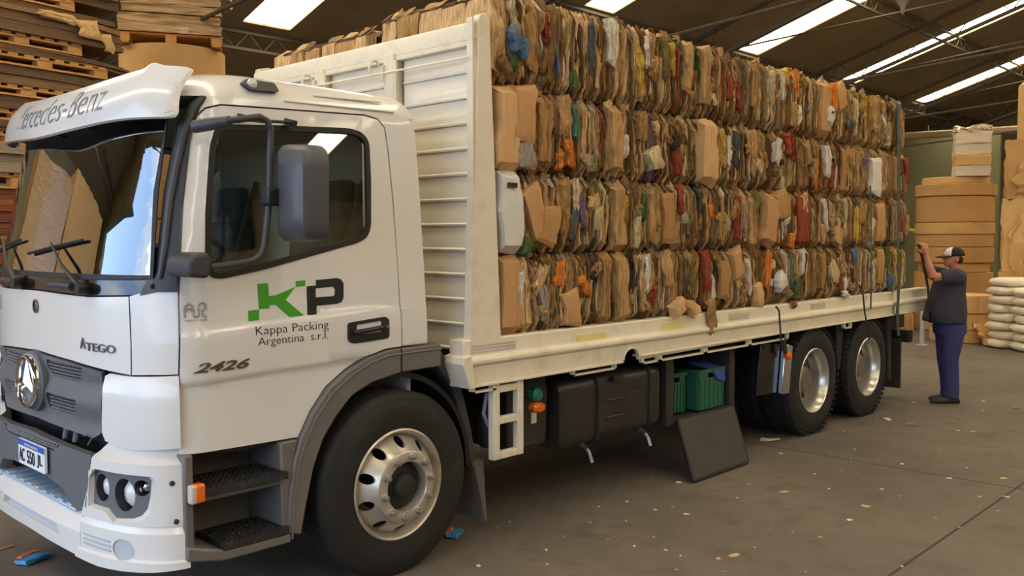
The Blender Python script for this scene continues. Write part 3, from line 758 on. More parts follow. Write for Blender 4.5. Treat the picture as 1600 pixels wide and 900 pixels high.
# roof marker lamp, aerial bar, mirrors
rl = skin(rounded([(-.84,2.64),(-.81,2.608),(-.645,2.615),(-.64,2.668),(-.79,2.672)], .012, 3), lambda x, z, o=0: (x, CAB(-.5, z)[1]-.03-o+.02*(x+.84)/.2*0, z), .06).build('roof_marker_lamp', DARKGREY, T, 30, label='black roof marker lamp with a clear lens')
MB().lathe([(.026, 0), (.024, -.014), (.012, -.022), (.001, -.024)], (-.785, CAB(-.5, 2.64)[1]-.025, 2.642), 'y', 16).build('lamp_lens', CLEAR, rl)
ab = MB(); ab.tube([SIDE(-.86, 2.452, .05), SIDE(-.60, 2.462, .05)], .008, 6); ab.build('mirror_stay', BLACK, T)
for x in (-.86, -.60):
    MB().bar(SIDE(x-.02, 2.472, .0), SIDE(x, 2.456, .06), .03).build('stay_bracket', BLACK, T, bevel=.005)
MB().tube([SIDE(-.865, 2.45, .05), (-.875, -.06, 2.425)], .005, 5).build('stay_link', BLACK, T)
def mirror():
    ym = -.09
    path = [(-1.12, .10, 2.40), (-1.09, ym+.05, 2.41), (-1.06, ym, 2.415), (-.91, ym, 2.445), (-.872, ym, 2.43), (-.852, ym, 2.39), (-.86, ym, 2.25), (-.868, ym, 2.05), (-.895, ym, 1.86), (-.91, ym, 1.815), (-.945, ym, 1.785), (-1.0, ym, 1.772), (-1.17, ym, 1.755)]
    P = []
    for i in range(len(path)-1):
        for k in range(3): P.append(Vector(path[i]).lerp(Vector(path[i+1]), k/3))
    P.append(Vector(path[-1]))
    arm = MB().tube(P, .016, 10).build('mirror_arm', DARKGREY, T, 50)
    pod = MB().prism(rounded([(-1.285,1.715),(-1.185,1.705),(-1.165,1.79),(-1.19,1.825),(-1.265,1.815),(-1.29,1.78)], .025, 4), 'y', -.115, .10); pod.build('mirror_foot', DARKGREY, arm, 50, bevel=.018)
    pod = MB(); pod.tube([(-1.135, .10, 2.395), (-1.10, .02, 2.405), (-1.06, -.085, 2.415)], [.03, .03, .022], 10); pod.build('mirror_foot', DARKGREY, arm, 50)
    # housing: rounded shell, open towards the rear
    hs = MB(); prof = rounded([(-.085,1.865),(-.325,1.875),(-.335,2.31),(-.09,2.33)], [.03,.07,.09,.03], 5)
    n = len(prof)
    cx = [(-.70, 1.0), (-.76, 1.0), (-.80, .97), (-.83, .86), (-.845, .6)]
    vs = []
    for x, sc in cx:
        for y, z in prof: vs.append((x, -.21+(y+.21)*sc, 2.095+(z-2.095)*sc))
    fs = []
    for i in range(len(cx)-1):
        for j in range(n): fs.append((i*n+j, i*n+(j+1) % n, (i+1)*n+(j+1) % n, (i+1)*n+j))
    fs.append(tuple((len(cx)-1)*n+j for j in range(n))); fs.append(tuple(range(n)))
    hs.add(vs, fs); ho = hs.build('mirror_housing', mat('mirror_plastic', (74, 74, 77), .42, var=.06), T, 40, label='dark grey door mirror housing')
    MB().prism(rounded([(-.10,1.885),(-.31,1.89),(-.32,2.295),(-.105,2.31)], .03, 3), 'x', -.702, -.695).build('mirror_glass', CHROME, ho)
    MB().box(-.90, -.83, -.135, -.06, 2.035, 2.12).build('mirror_clamp', BLACK, ho, bevel=.012)
    MB().box(-.84, -.79, -.21, -.10, 2.03, 2.125).build('mirror_clamp', GLOSSBLACK, ho, bevel=.012)
mirror()
# lettering and logo on the door
G = mat('logo_green', (58, 150, 22), .4, var=.03); KB = mat('logo_black', (20, 20, 22), .4)
DO = off(door_map, .0006)
K = [(-.836,1.662),(-.778,1.663),(-.777,1.601),(-.736,1.603),(-.623,1.639),(-.683,1.576),(-.581,1.492),(-.667,1.49),(-.744,1.556),(-.777,1.556),(-.779,1.539),(-.836,1.54)]
kp = MB()
for q in (K, [(-.619,1.668),(-.563,1.67),(-.565,1.641),(-.622,1.639)], [(-.895,1.535),(-.836,1.538),(-.84,1.487),(-.896,1.485)]): skin(q, off(DO, .001), .001, (), .05, mb=kp)
kp.build('logo_letter_k', G, door, 0, label='green letter K of the logo')
kp = MB(); skin([(-.557,1.639),(-.501,1.641),(-.499,1.669),(-.368,1.675),(-.344,1.668),(-.328,1.646),(-.334,1.571),(-.348,1.548),(-.379,1.54),(-.504,1.537),(-.508,1.493),(-.563,1.493)], off(DO, .001), .001, [[(-.503,1.626),(-.395,1.631),(-.386,1.615),(-.39,1.588),(-.40,1.582),(-.506,1.581)]], .05, mb=kp)
kp.build('logo_letter_p', KB, door, 0, label='black letter P of the logo')
def sheared(dz): return lambda u, v, o=0: DO(u, v+dz*(u+.86), o)
mb = MB(); text_fit('Kappa Packing', -.864, -.444, 1.402, 1.456, sheared(.008), mb, depth=.0006, offset=-.012)
text_fit('Argentina  s.r.l.', -.854, -.45, 1.350, 1.402, sheared(.008), mb, depth=.0006, offset=-.012)
mb.build('company_lettering', KB, door, 0)
mb = MB(); text_fit('2426', -1.186, -.902, 1.263, 1.309, lambda u, v, o=0: DO(u, v-.0*(u+1.18), o), mb, depth=.003, shear=.35, offset=.02); mb.build('model_number', BADGE, door, 0)
# round-cornered stroke monogram
AJM = mat('grey_print', (150, 145, 140), .6)
def monogram(fn, parent):
    AJ = MB()
    def stroke(pts, r=.0055): AJ.tube([Vector(fn(x, z, .0)) for x, z in pts], r, 6)
    stroke([(.006,.020),(.006,.058),(.010,.074),(.024,.083),(.038,.074),(.042,.058),(.042,.042)])
    stroke([(.009,.052),(.017,.060),(.026,.062),(.035,.055),(.041,.046)])
    stroke([(.042,.036),(.045,.026),(.055,.021),(.065,.026),(.067,.036),(.067,.064)])
    stroke([(.067,.070),(.072,.082),(.085,.087),(.097,.080),(.100,.068),(.095,.056),(.085,.045),(.084,.036),(.090,.027),(.103,.018)])
    x = .006
    for w in (.006,.004,.008,.007,.006,.006,.005,.0,.004,.0,.008,.006,.007,.006):      # caption too small to read
        if w: AJ.add([fn(x, .003+.0006*x/.1, .0008), fn(x+w*.8, .003, .0008), fn(x+w*.8, .011, .0008), fn(x, .011, .0008)], [(0,1,2,3)])
        x += w+.0016 if w else .004
    AJ.build('monogram', AJM, parent, 40)
monogram(lambda u, v, o=0: DO(-1.213+u, 1.500+v, o), door)
monogram(lambda u, v, o=0: CAB(CAB.sy(1.97)-u, 1.470+v, o), hood)
# cab interior: seats, steering wheel, dash, mirror
for ys in (.62, 1.80):
    st = MB(); st.prism(rounded([(-.62,1.28),(-.12,1.28),(-.02,1.36),(.03,1.95),(-.06,2.0),(-.16,1.95),(-.2,1.46),(-.60,1.42)], .05, 4), 'y', ys-.24, ys+.24)
    s_ = st.build('seat', SEATM, T, 40, bevel=.04)
    MB().prism(rounded([(-.05,1.98),(.05,1.98),(.06,2.22),(-.04,2.22)], .03, 4), 'y', ys-.14, ys+.14).build('head_rest', SEATM, s_, 40, bevel=.03)
    MB().box(-.27, -.262, ys-.10, ys-.06, 1.72, 1.80).build('seat_stripe', mat('orange_trim', (196, 84, 44), .7), s_)
    MB().tube([(-.16, ys-.24, 1.5), (-.12, ys-.26, 1.8), (.04, ys-.26, 2.25)], .02, 6).build('seat_belt', BLACK, s_)
sw = MB(); sw.tube([Vector((-.86, .62, 1.66))+Vector((.12*sin(a)*0+.075*sin(a), .22*cos(a), .205*sin(a))) for a in [2*PI*k/28 for k in range(28)]], .016, 8, closed=True)
sw.bar((-.86, .42, 1.66), (-.86, .82, 1.66), .05, .02); sw.bar((-.86, .62, 1.66), (-1.02, .62, 1.5), .05)
sw.build('steering_wheel', BLACK, T)
MB().prism(rounded([(-1.36,1.2),(-.98,1.2),(-.93,1.45),(-1.0,1.60),(-1.30,1.66),(-1.36,1.6)], .05, 4), 'y', .3, 2.12).build('dashboard', mat('dash_grey', (66, 70, 70), .7), T, 40)
MB().box(-1.19, -1.15, .42, .66, 2.16, 2.28).build('interior_mirror', BLACK, T, bevel=.02)
# ------------------------------------------------------------------ truck: wheels, fender, steps, underbody
TYRE = mat('tyre_rubber', (27, 26, 25), .75, var=.12, scale=10, bump=.08, bscale=60, dirt=(66, 59, 50), dirt_amt=.35, dscale=5)
RIMW = mat('rim_silver', (196, 188, 174), .32, .55, var=.06, dirt=(120, 104, 84), dirt_amt=.35, dscale=9)
NUT = mat('nut_steel', (170, 168, 166), .35, .8, var=.05)
R_T = .52
def tyre(mb, x, y0, w, inward=1, n=72, lug=False):
    """y0 outer sidewall plane, w width, inward +1 when the tyre extends towards +y"""
    s = inward
    pr = [(.288, .03), (.30, .012), (.33, .004), (.38, -.006), (.43, -.008), (.455, 0), (.462, .003), (.475, .004), (.495, .012), (.509, .022), (R_T-.005, .034)]
    g = []
    ribs = 5; tw = w-.07; x0 = .035
    for k in range(ribs):
        a = x0+tw*k/ribs; b = x0+tw*(k+1)/ribs
        g += [(R_T, a+.006), (R_T, b-.006)]
        if k < ribs-1: g += [(R_T-.014, b-.004), (R_T-.014, b+.004)]
    pr2 = pr+g+[(r, w-t) for r, t in reversed(pr)]
    mb.lathe([(r, s*t) for r, t in pr2], (x, y0, R_T-.005), 'y', n, close=True)
    if lug:
        for k in range(54):
            a = 2*PI*k/54; c = Vector((x+(R_T-.004)*cos(a), y0+s*.025, R_T-.005+(R_T-.004)*sin(a)))
            M = Matrix.Translation(c) @ Matrix.Rotation(-a, 4, 'Y')
            mb.obox(M, .02, .05, .03); mb.obox(Matrix.Translation((0, s*(w-.05), 0)) @ M, .02, .05, .03)
    return mb
def disc_ring(mb, x, zc, r0, y0, r1, y1, holes, hr, hring, th=.012, n=60, m=None):
    """conical ring with round holes"""
    outer = [(r1*cos(2*PI*k/n), r1*sin(2*PI*k/n)) for k in range(n)]; inn = [(r0*cos(2*PI*k/n), r0*sin(2*PI*k/n)) for k in range(n)]
    hs = [inn]
    for i in range(holes):
        a = 2*PI*(i+.5)/holes; cx, cz = hring*cos(a), hring*sin(a)
        hs.append([(cx+hr*cos(2*PI*k/12), cz+hr*sin(2*PI*k/12)) for k in range(12)])
    def fn(u, v, o):
        r = math.hypot(u, v); t = (r-r0)/(r1-r0); return (x+u, y0+(y1-y0)*t-o, zc+v)
    skin(outer, fn, th, hs, None, mb=mb, m=m)
ZC = R_T-.005
def wheel_front(yout, s, label=None):
    """s=+1: the outer face looks towards -y"""
    x = 0.0
    w = tyre(MB(), x, yout, .28, s).build('wheel', TYRE, T, 40, label='front wheel with silver ten-hole rim' if s > 0 else None)
    mb = MB(); mb.lathe([(.306, s*.012), (.312, s*.004), (.303, s*-.002), (.293, s*.004), (.283, s*.03), (.268, s*.055), (.262, s*.12), (.28, s*.2), (.30, s*.26)], (x, yout, ZC), 'y', 72, caps=False)
    rim = mb.build('rim', RIMW, w, 40)
    mb = MB(); disc_ring(mb, x, ZC, .200, yout-s*.056, .272, yout+s*.045, 10, .029, .240, s*.012)
    mb.lathe([(.202, s*-.052), (.198, s*-.061), (.188, s*-.066), (.16, s*-.066), (.140, s*-.066), (.136, s*-.06), (.136, s*.03)], (x, yout, ZC), 'y', 60, caps=False)
    mb.build('wheel_disc', RIMW, rim, 35)
    MB().lathe([(.138, s*.03), (.128, s*-.005), (.11, s*-.015), (.075, s*-.02), (.066, s*-.05), (.056, s*-.066), (.03, s*-.07), (.001, s*-.07)], (x, yout, ZC), 'y', 40).build('hub', CHASSIS, rim, 40)
    for i in range(10):
        a = 2*PI*(i+.25)/10; c = (x+.167*cos(a), yout-s*.066, ZC+.167*sin(a))
        MB().lathe([(.021, 0), (.021, s*-.008), (.0165, s*-.010), (.0165, s*-.028), (.010, s*-.030), (.010, s*-.038), (.001, s*-.039)], c, 'y', 6 if False else 10).build('wheel_nut', NUT, rim, 30)
    MB().lathe([(.17, .05), (.17, .18)], (x, yout if s > 0 else yout-.23, ZC), 'y', 24).build('brake_drum', CHASSIS, rim)
wheel_front(.03, 1); wheel_front(2*YC-.03, -1)
def wheel_rear(x, yout, s):
    w = tyre(MB(), x, yout, .275, s, lug=True).build('wheel', TYRE, T, 40)
    inn = tyre(MB(), x, yout+s*.33, .275, s, 48).build('inner_tyre', TYRE, w, 40)
    mb = MB(); mb.lathe([(.306, s*.012), (.312, s*.002), (.303, s*-.004), (.293, s*.006), (.286, s*.03), (.272, s*.05), (.266, s*.10), (.262, s*.17), (.25, s*.19), (.25, s*.26)], (x, yout, ZC), 'y', 60, caps=False)
    rim = mb.build('rim', mat('rim_bright', (206, 202, 192), .28, .75, var=.05, dirt=(140, 124, 100), dirt_amt=.3, dscale=8), w, 40)
    mb = MB(); disc_ring(mb, x, ZC, .175, yout+s*.215, .258, yout+s*.165, 10, .03, .222, s*.012)
    mb.lathe([(.178, s*.213), (.14, s*.215), (.135, s*.16), (.125, s*.10), (.10, s*.075), (.001, s*.07)], (x, yout, ZC), 'y', 40, caps=False)
    mb.build('wheel_disc', mat('disc_grey', (120, 110, 96), .5, .3, var=.15, dirt=(70, 62, 52), dirt_amt=.5, dscale=10), rim, 35)
    for i in range(10):
        a = 2*PI*(i+.25)/10
        MB().lathe([(.018, 0), (.017, s*-.03), (.001, s*-.032)], (x+.156*cos(a), yout+s*.214, ZC+.156*sin(a)), 'y', 8).build('wheel_nut', CHASSIS, rim, 30)
for x in (5.045, 6.303):
    wheel_rear(x, 0.0, 1); wheel_rear(x, 2*YC, -1)
    MB().tube([(x, .25, ZC), (x, 2.17, ZC)], .09, 12).build('axle', CHASSIS, T)
MB().tube([(0, .25, ZC-.05), (0, 2.17, ZC-.05)], .06, 10).build('axle', CHASSIS, T)

# front fender arch
def arch(r0, r1, a0, a1, n=26):
    return [(r1*cos(a0+(a1-a0)*k/n), r1*sin(a0+(a1-a0)*k/n)) for k in range(n+1)]+[(r0*cos(a1+(a0-a1)*k/n), r0*sin(a1+(a0-a1)*k/n)) for k in range(n+1)]
FO = [(.315,1.274),(.021,1.272),(-.08,1.27),(-.21,1.24),(-.336,1.185),(-.458,1.108),(-.558,.995),(-.632,.87),(-.669,.768),(-.702,.58),(-.713,.405)]
FI = [(-.638,.385),(-.606,.526),(-.557,.715),(-.496,.854),(-.415,.958),(-.312,1.053),(-.184,1.106),(-.053,1.128),(.02,1.14),(.315,1.144)]
mb = MB(); n = len(FO)
mb.prism(FO+FI, 'y', .035, .075); mb.prism([(x, z) for x, z in FO]+[(x, z) for x, z in reversed([(a*.97, b-.02) for a, b in FO])], 'y', .06, .40)
fd = mb.build('fender', FENDER, T, 30, bevel=.008, label='grey plastic fender arch over the front wheel')
edge = [(x*.985+.01, z-.028) for x, z in FO]
MB().tube([(x, .034, z) for x, z in edge], .006, 6).build('fender_bead', FENDER, fd)
MB().box(.018, .024, .030, .05, 1.14, 1.272).build('fender_seam', RUBBER, fd)
MB().prism([(x, z+ZC+.02) for x, z in arch(.57, .60, PI*-.02, PI, 30)], 'y', .10, .55).build('wheel_housing', BLACK, T)
mirror_copy(fd)
# fender rear and mud flap
mb = MB(); mb.prism([(.315,1.274),(.36,1.24),(.52,1.06),(.62,.72),(.66,.50),(.62,.48),(.56,.72),(.47,1.0),(.33,1.144)], 'y', .10, .42)
mb.build('rear_fender', DARKGREY, T, 40, bevel=.01)
fl_ = MB(); fl_.prism([(.64,.52),(.70,.52),(.73,.13),(.715,.13),(.62,.50)], 'y', .08, .44); fl_.build('mud_flap', mat('flap_rubber', (92, 86, 78), .8, var=.15, scale=5), T, bevel=.004)
# boarding steps
SG = FENDER
mb = MB()
mb.box(-1.245, -1.20, .05, .20, .42, .89)                                  # front column
mb.prism([(-1.245,.40),(-1.06,.36),(-.70,.36),(-.70,.405),(-1.05,.41),(-1.245,.47)], 'y', .03, .36)   # bottom tray
mb.box(-1.20, -.70, .06, .36, .655, .685)                                  # upper shelf
mb.prism([(-.74,.36),(-.70,.36),(-.655,.80),(-.635,.87),(-.74,.87)], 'y', .05, .36)
mb.box(-1.245, -.70, .36, .40, .36, .95)
st = mb.build('boarding_steps', SG, T, 30, bevel=.01, label='grey boarding step well below the door')
for z, x0, x1 in ((.69, -1.18, -.715), (.412, -1.07, -.715)):
    tm = MB(); tm.box(x0, x1, .025, .30, z, z+.035)
    for i in range(int((x1-x0)/.028)):
        for j in range(7): tm.box(x0+.008+i*.028, x0+.020+i*.028, .035+j*.037, .052+j*.037, z+.035, z+.042)
    tm.build('step_tread', mat('tread_rubber', (30, 30, 32), .7, var=.25, scale=40, dirt=(96, 92, 88), dirt_amt=.5, dscale=25), st, 0)
MB().box(-1.235, -1.20, .005, .05, .67, .755).build('side_marker_base', mat('lamp_base', (190, 182, 172), .5), T, bevel=.008)
sm = MB().box(-1.215, -1.165, .0, .055, .67, .76).build('side_marker_lamp', AMBER, T, bevel=.012, label='orange side marker lamp by the step')
# chassis rails and dark underbody
for y in (.78, 1.64): MB().box(-1.0, 7.9, y-.04, y+.04, .72, .98).build('chassis_rail', CHASSIS, T)
for x in (.9, 2.6, 3.85, 5.7, 7.2): MB().box(x-.05, x+.05, .2, 2.22, .90, 1.02).build('cross_member', CHASSIS, T)
MB().box(-.9, .6, .7, 1.72, .45, 1.1).build('engine_block', CHASSIS, T, bevel=.05)
MB().lathe([(.06, 0), (.06, 3.6)], (1.0, YC, .72), 'x', 12).build('drive_shaft', CHASSIS, T)
# white ladder frame hung under the bed
lf = MB()
lf.box(.690, .745, -.02, .03, .53, 1.0); lf.box(.905, .957, -.02, .03, .53, 1.0)
for z in (.53, .745, .94): lf.box(.745, .905, -.018, .028, z, z+.045)
lf.build('ladder_frame', BEDWHITE, T, bevel=.006, label='white welded ladder-shaped frame under the bed')
# air bottle behind the ladder frame
ab_ = MB().lathe([(.001, .0), (.05, .01), (.06, .04), (.06, .22), (.04, .26), (.03, .30), (.04, .32), (.04, .35), (.001, .36)], (.82, .16, .56), 'z', 18).build('air_dryer', CHASSIS, T)
MB().lathe([(.03, 0), (.03, .05), (.02, .07)], (.82, .14, .86), 'z', 12).build('valve', STEEL, ab_)
MB().tube([(.75, .1, .92), (.72, .1, .80), (.76, .1, .72), (.84, .12, .70)], .012, 6).build('air_hose', mat('pale_hose', (150, 150, 155), .5), ab_)
# battery box with lamps
bb = MB().prism(rounded([(1.0,.50),(1.38,.49),(1.40,.90),(1.0,.93)], .04, 4), 'y', .16, .62).build('battery_box', mat('box_plastic', (48, 46, 44), .55, var=.15), T, 40, bevel=.02)
MB().prism(rounded([(1.09,.86),(1.30,.86),(1.29,.99),(1.11,.99)], .03), 'y', .10, .22).build('lamp_bracket', CHASSIS, bb)
MB().lathe([(.001,-.02),(.03,-.018),(.048,0),(.048,.05)], (1.165, .05, .865), 'y', 16).build('green_connector', mat('green_plastic', (28, 110, 92), .4), bb)
ol = MB().lathe([(.001,-.025),(.03,-.022),(.044,-.008),(.046,.03)], (0, 0, 0), 'y', 18); ol.v = [(1.16+x*1.35, .04+y, .785+z*.8) for x, y, z in ol.v]
ol.build('marker_lamp', AMBER, bb, label='orange oval marker lamp')
MB().box(1.215, 1.265, .152, .160, .655, .735).build('warning_sticker', mat('paper_sticker2', (206, 200, 186), .7), bb)
# fuel tank with straps and drain taps
tk = MB(); prof = rounded([(.06,.44),(.62,.44),(.62,.93),(.06,.93)], .10, 6)
secs = [(1.42, .90), (1.45, .98), (1.50, 1.0), (1.85, 1.0), (1.87, .97), (2.12, .97), (2.14, 1.0), (2.50, 1.0), (2.56, .98), (2.59, .90)]
vs = []; n = len(prof)
for x, sc in secs:
    for y, z in prof: vs.append((x, .34+(y-.34)*sc, .685+(z-.685)*sc))
fs = [(i*n+j, i*n+(j+1) % n, (i+1)*n+(j+1) % n, (i+1)*n+j) for i in range(len(secs)-1) for j in range(n)]
fs += [tuple(range(n)), tuple((len(secs)-1)*n+j for j in range(n))]
tk.add(vs, fs)
tank = tk.build('fuel_tank', mat('tank_plastic', (44, 41, 38), .38, var=.15), T, 40, label='dark plastic fuel tank under the bed')
for x in (1.80, 2.42):
    MB().tube([(x, y, z) for y, z in [(.34+(a-.34)*1.015, .685+(b-.685)*1.015) for a, b in prof]], .014, 6, closed=True).build('tank_strap', CHASSIS, tank)
for x in (1.62, 2.30):
    v = MB().tube([(x, .06, .46), (x, .0, .43)], .022, 8).build('tank_bracket', CHASSIS, tank)
    MB().tube([(x-.01, .0, .44), (x-.02, -.03, .42), (x-.015, -.05, .36)], .012, 6).build('drain_tap', STEEL, tank)
mb = MB(); mb.prism(rounded([(1.96,.86),(2.08,.86),(2.08,.90),(1.96,.90)], .01), 'y', .045, .07); mb.build('tank_cap_mark', CHASSIS, tank)
# tool box with its lid hanging open
tb = MB()
tb.box(2.68, 2.78, .08, .70, .44, .95); tb.box(3.62, 3.70, .08, .70, .44, .95); tb.box(2.68, 3.70, .64, .70, .44, .95); tb.box(2.68, 3.70, .08, .70, .42, .455); tb.box(2.68, 3.70, .08, .70, .94, .97)
tbx = tb.build('tool_box', mat('toolbox_steel', (58, 54, 50), .6, .3, var=.2, dirt=(100, 86, 66), dirt_amt=.4, dscale=6), T, bevel=.006)
A = Vector((2.80, .06, .455)); B = Vector((3.62, .06, .455)); dn = Vector((-.05, -.18, -.435))
lid = MB()
ex = (B-A).normalized(); ez = dn.normalized(); en = ex.cross(ez).normalized()
def LID(u, v, o): return tuple(A+(B-A)*u+dn*v+en*o)
skin([(0,0),(1,0),(1,1),(0,1)], LID, .015, mb=lid)
lo = lid.build('tool_box_lid', mat('lid_steel', (58, 54, 47), .6, .1, var=.25, scale=4, dirt=(84, 76, 62), dirt_amt=.4, dscale=5), tbx, 0, label='open tool box lid hanging to the floor')
mb = MB()
for a, b in (((0,.0),(0,1)),((1,0),(1,1)),((0,1),(1,1)),((0,0),(1,0))): mb.bar(LID(a[0], a[1], .0), LID(b[0], b[1], .0), .025, .035)
mb.build('lid_frame', CHASSIS, lo, bevel=.003)
for u, v in ((.22,.36),(.42,.30),(.62,.26),(.80,.24),(.80,.50),(.62,.52),(.40,.55),(.22,.72)):
    MB().lathe([(.008, -.006), (.006, .004), (.001, .006)], LID(u, v, .018 if en.y > 0 else -.018), 'y', 8).build('rivet', STEEL, lo)
for u in (.2, .7): MB().tube([LID(u, -.02, 0), LID(u+.12, -.02, 0)], .014, 6).build('lid_hinge', CHASSIS, lo)
# mud guards around the rear wheels
mg = MB().prism([(3.98,.50),(4.36,.48),(4.42,.92),(4.05,.95)], 'y', .03, .05); mg.build('mud_guard', mat('polished_steel', (70, 68, 66), .18, .9, var=.1), T, bevel=.004, label='polished steel plate ahead of the rear wheels')
MB().prism([(4.36,.47),(4.50,.46),(4.56,.90),(4.42,.92)], 'y', -.02, .03).build('mud_guard_edge', CHROME, T, bevel=.01)
lampb = MB().tube([(4.38, -.02, .98), (4.37, -.03, .90), (4.38, -.035, .84)], .02, 8).build('lamp_hanger', CHASSIS, T)
MB().lathe([(.001,-.03),(.03,-.026),(.042,-.01),(.042,.03)], (4.44, -.03, .815), 'y', 16).build('marker_lamp', AMBER, T, label='orange marker lamp ahead of the rear wheels')
MB().prism([(6.90,.30),(6.98,.30),(6.95,1.0),(6.83,1.0)], 'y', .02, .62).build('mud_flap', mat('flap_rubber2', (44, 42, 40), .8, var=.2), T, bevel=.004)
MB().prism([(5.60,1.0),(5.78,1.0),(5.72,.55),(5.66,.55)], 'y', .05, .6).build('wheel_divider', CHASSIS, T)
MB().box(7.25, 7.95, .25, 2.17, .80, .98).build('rear_cross_member', CHASSIS, T, bevel=.01)
MB().box(7.55, 7.68, .05, 2.37, .66, .80).build('rear_bumper', CHASSIS, T, bevel=.01)
MB().box(7.30, 7.34, .05, .62, .16, .72).build('rear_flap', mat('flap_rubber2', (44, 42, 40), .8), T, bevel=.004)
MB().box(7.30, 7.34, 1.8, 2.37, .16, .72).build('rear_flap', mat('flap_rubber2', (44, 42, 40), .8), T, bevel=.004)

# green crates in the tool box
CRG = mat('crate_green', (42, 98, 74), .45, var=.12)
def crate(x0, x1, y0, y1, z0, z1, label):
    c = thing('plastic_crate', label, 'crate', ((x0+x1)/2, (y0+y1)/2, z0)); t = .012
    MB().box(x0, x1, y0, y1, z0, z0+t).build('crate_floor', CRG, c)
    for nm, a in (('front', (x0, x1, y0, y0+t)), ('back', (x0, x1, y1-t, y1)), ('side', (x0, x0+t, y0+t, y1-t)), ('side', (x1-t, x1, y0+t, y1-t))):
        w = MB()
        if nm in ('front', 'back'):     # wall with a hand slot
            m = (x0+x1)/2; hw = .055
            w.box(a[0], a[1], a[2], a[3], z0, z1-.075); w.box(a[0], m-hw, a[2], a[3], z1-.075, z1-.035); w.box(m+hw, a[1], a[2], a[3], z1-.075, z1-.035); w.box(a[0], a[1], a[2], a[3], z1-.035, z1)
        else: w.box(a[0], a[1], a[2], a[3], z0, z1)
        w.build('crate_wall', CRG, c, 0)
    for i in range(6):
        x = x0+.02+i*(x1-x0-.04)/5
        MB().box(x-.006, x+.006, y0-.008, y0, z0+.01, z1-.085).build('crate_rib', CRG, c, 0)
    for i in range(4):
        y = y0+.03+i*(y1-y0-.06)/3
        MB().box(x0-.008, x0, y-.006, y+.006, z0+.01, z1-.02).build('crate_rib', CRG, c, 0)
    r = MB(); r.box(x0-.012, x1+.012, y0-.012, y0, z1-.03, z1); r.box(x0-.012, x0, y0, y1, z1-.03, z1); r.build('crate_rim', CRG, c, 0)
crate(2.85, 3.12, .20, .58, .457, .79, 'green plastic crate at the left in the open tool box')
crate(3.19, 3.57, .11, .52, .457, .80, 'green plastic crate at the right in the tool box, blue cloth inside')
cl = MB(); vs = [(3.36,.10,.80),(3.56,.10,.79),(3.58,.30,.83),(3.34,.32,.84),(3.46,.085,.70),(3.56,.085,.68)]
cl.add(vs+[(x, y+.012, z-.012) for x, y, z in vs], [(0,1,2,3),(0,4,5,1),(9,8,7,6),(7,11,10,6),(0,3,9,6),(2,1,7,8),(3,2,8,9),(4,0,6,10),(5,4,10,11),(1,5,11,7)])
tag(cl.build('blue_cloth', mat('blue_cloth', (60, 84, 150), .9, var=.15), smooth=50), 'blue cloth hanging over the right green crate', 'cloth')
# pressed relief on the tank
for x0, x1, z0, z1 in ((1.90, 2.10, .72, .735), (1.90, 2.10, .60, .612), (2.16, 2.30, .62, .76)):
    MB().box(x0, x1, .058, .075, z0, z1).build('tank_rib', mat('tank_plastic', (44, 41, 38), .38), tank, bevel=.006)
# ------------------------------------------------------------------ truck: flatbed
XB0, XB1 = .44, 7.93
MB().box(.60, XB1, .06, 2.36, 1.17, 1.255).build('bed_floor', mat('bed_planks', (110, 88, 62), .8, var=.2, scale=4), T)
def rail(side):
    mb = MB(); s = 1
    # upper band and rolled ridge as one extruded profile, (y, z)
    prof = [(.10,1.285),(-.012,1.285),(-.018,1.275),(-.018,1.195),(-.022,1.185),(-.048,1.172),(-.055,1.160),(-.055,1.145),(-.045,1.132),(-.034,1.125),(.10,1.125)]
    mb.prism(prof, 'x', XB0, XB1)
    # lower apron with a round notch above the tank filler
    nx, nr = 2.058, .085
    low = [(XB0+.05,1.128),(XB0+.05,1.005),(1.955,1.005)]+[(nx+.10*cos(PI-k*PI/10), 1.02+nr*sin(PI-k*PI/10)) for k in range(11)]+[(2.16,1.005),(XB1,1.045),(XB1,1.128)]
    mb.prism(low, 'y', -.034, -.005)
    mb.prism([(-.05,1.018),(-.05,1.003),(.03,1.003),(.03,1.018)], 'x', XB0+.05, 1.955); mb.prism([(-.05,1.04),(-.05,1.025),(.03,1.025),(.03,1.04)], 'x', 2.16, XB1)
    return mb
ra = rail(1).build('side_rail', BEDWHITE, T, 30, bevel=.003, label='cream painted side rail of the flatbed')
mirror_copy(ra)
MB().tube([(2.058+.095*cos(PI-k*PI/12), -.04, 1.02+.08*sin(PI-k*PI/12)) for k in range(13)], .008, 6).build('notch_lip', BEDWHITE, ra)
MB().prism([(.415,1.19),(.47,1.20),(.50,1.0),(.46,1.0),(.40,1.15)], 'y', -.06, .12).build('rail_end_cap', BEDWHITE, ra, bevel=.005)
# lashing strip under the rail: thin bar on short lugs
for x0, x1 in ((.50, .70), (1.42, 1.90), (2.20, 2.42), (2.43, 3.05), (3.06, 3.75), (3.76, 4.45), (5.62, 5.80)):
    mb = MB(); mb.box(x0, x1, -.03, 0, .965, .978)
    for x in (x0, x1-.025): mb.box(x, x+.025, -.03, 0, .965, 1.03)
    mb.build('lashing_bar', BEDWHITE, ra, 0)
TAPE = mat('reflective_tape', (244, 226, 130), .3, .2, var=.15, scale=30); TAPEG = mat('reflective_tape_grey', (196, 190, 180), .35, .2, var=.1)
for x0, x1, z0, m in ((1.473,1.797,1.182,TAPE),(2.453,2.77,1.19,TAPE),(3.42,3.75,1.20,TAPEG),(.50,.88,1.20,TAPEG),(4.9,5.2,1.205,TAPEG)):
    for k in range(3): MB().box(x0, x1, -.0215, -.017, z0+k*.019, z0+k*.019+.011).build('reflective_strip', m, ra, 0)
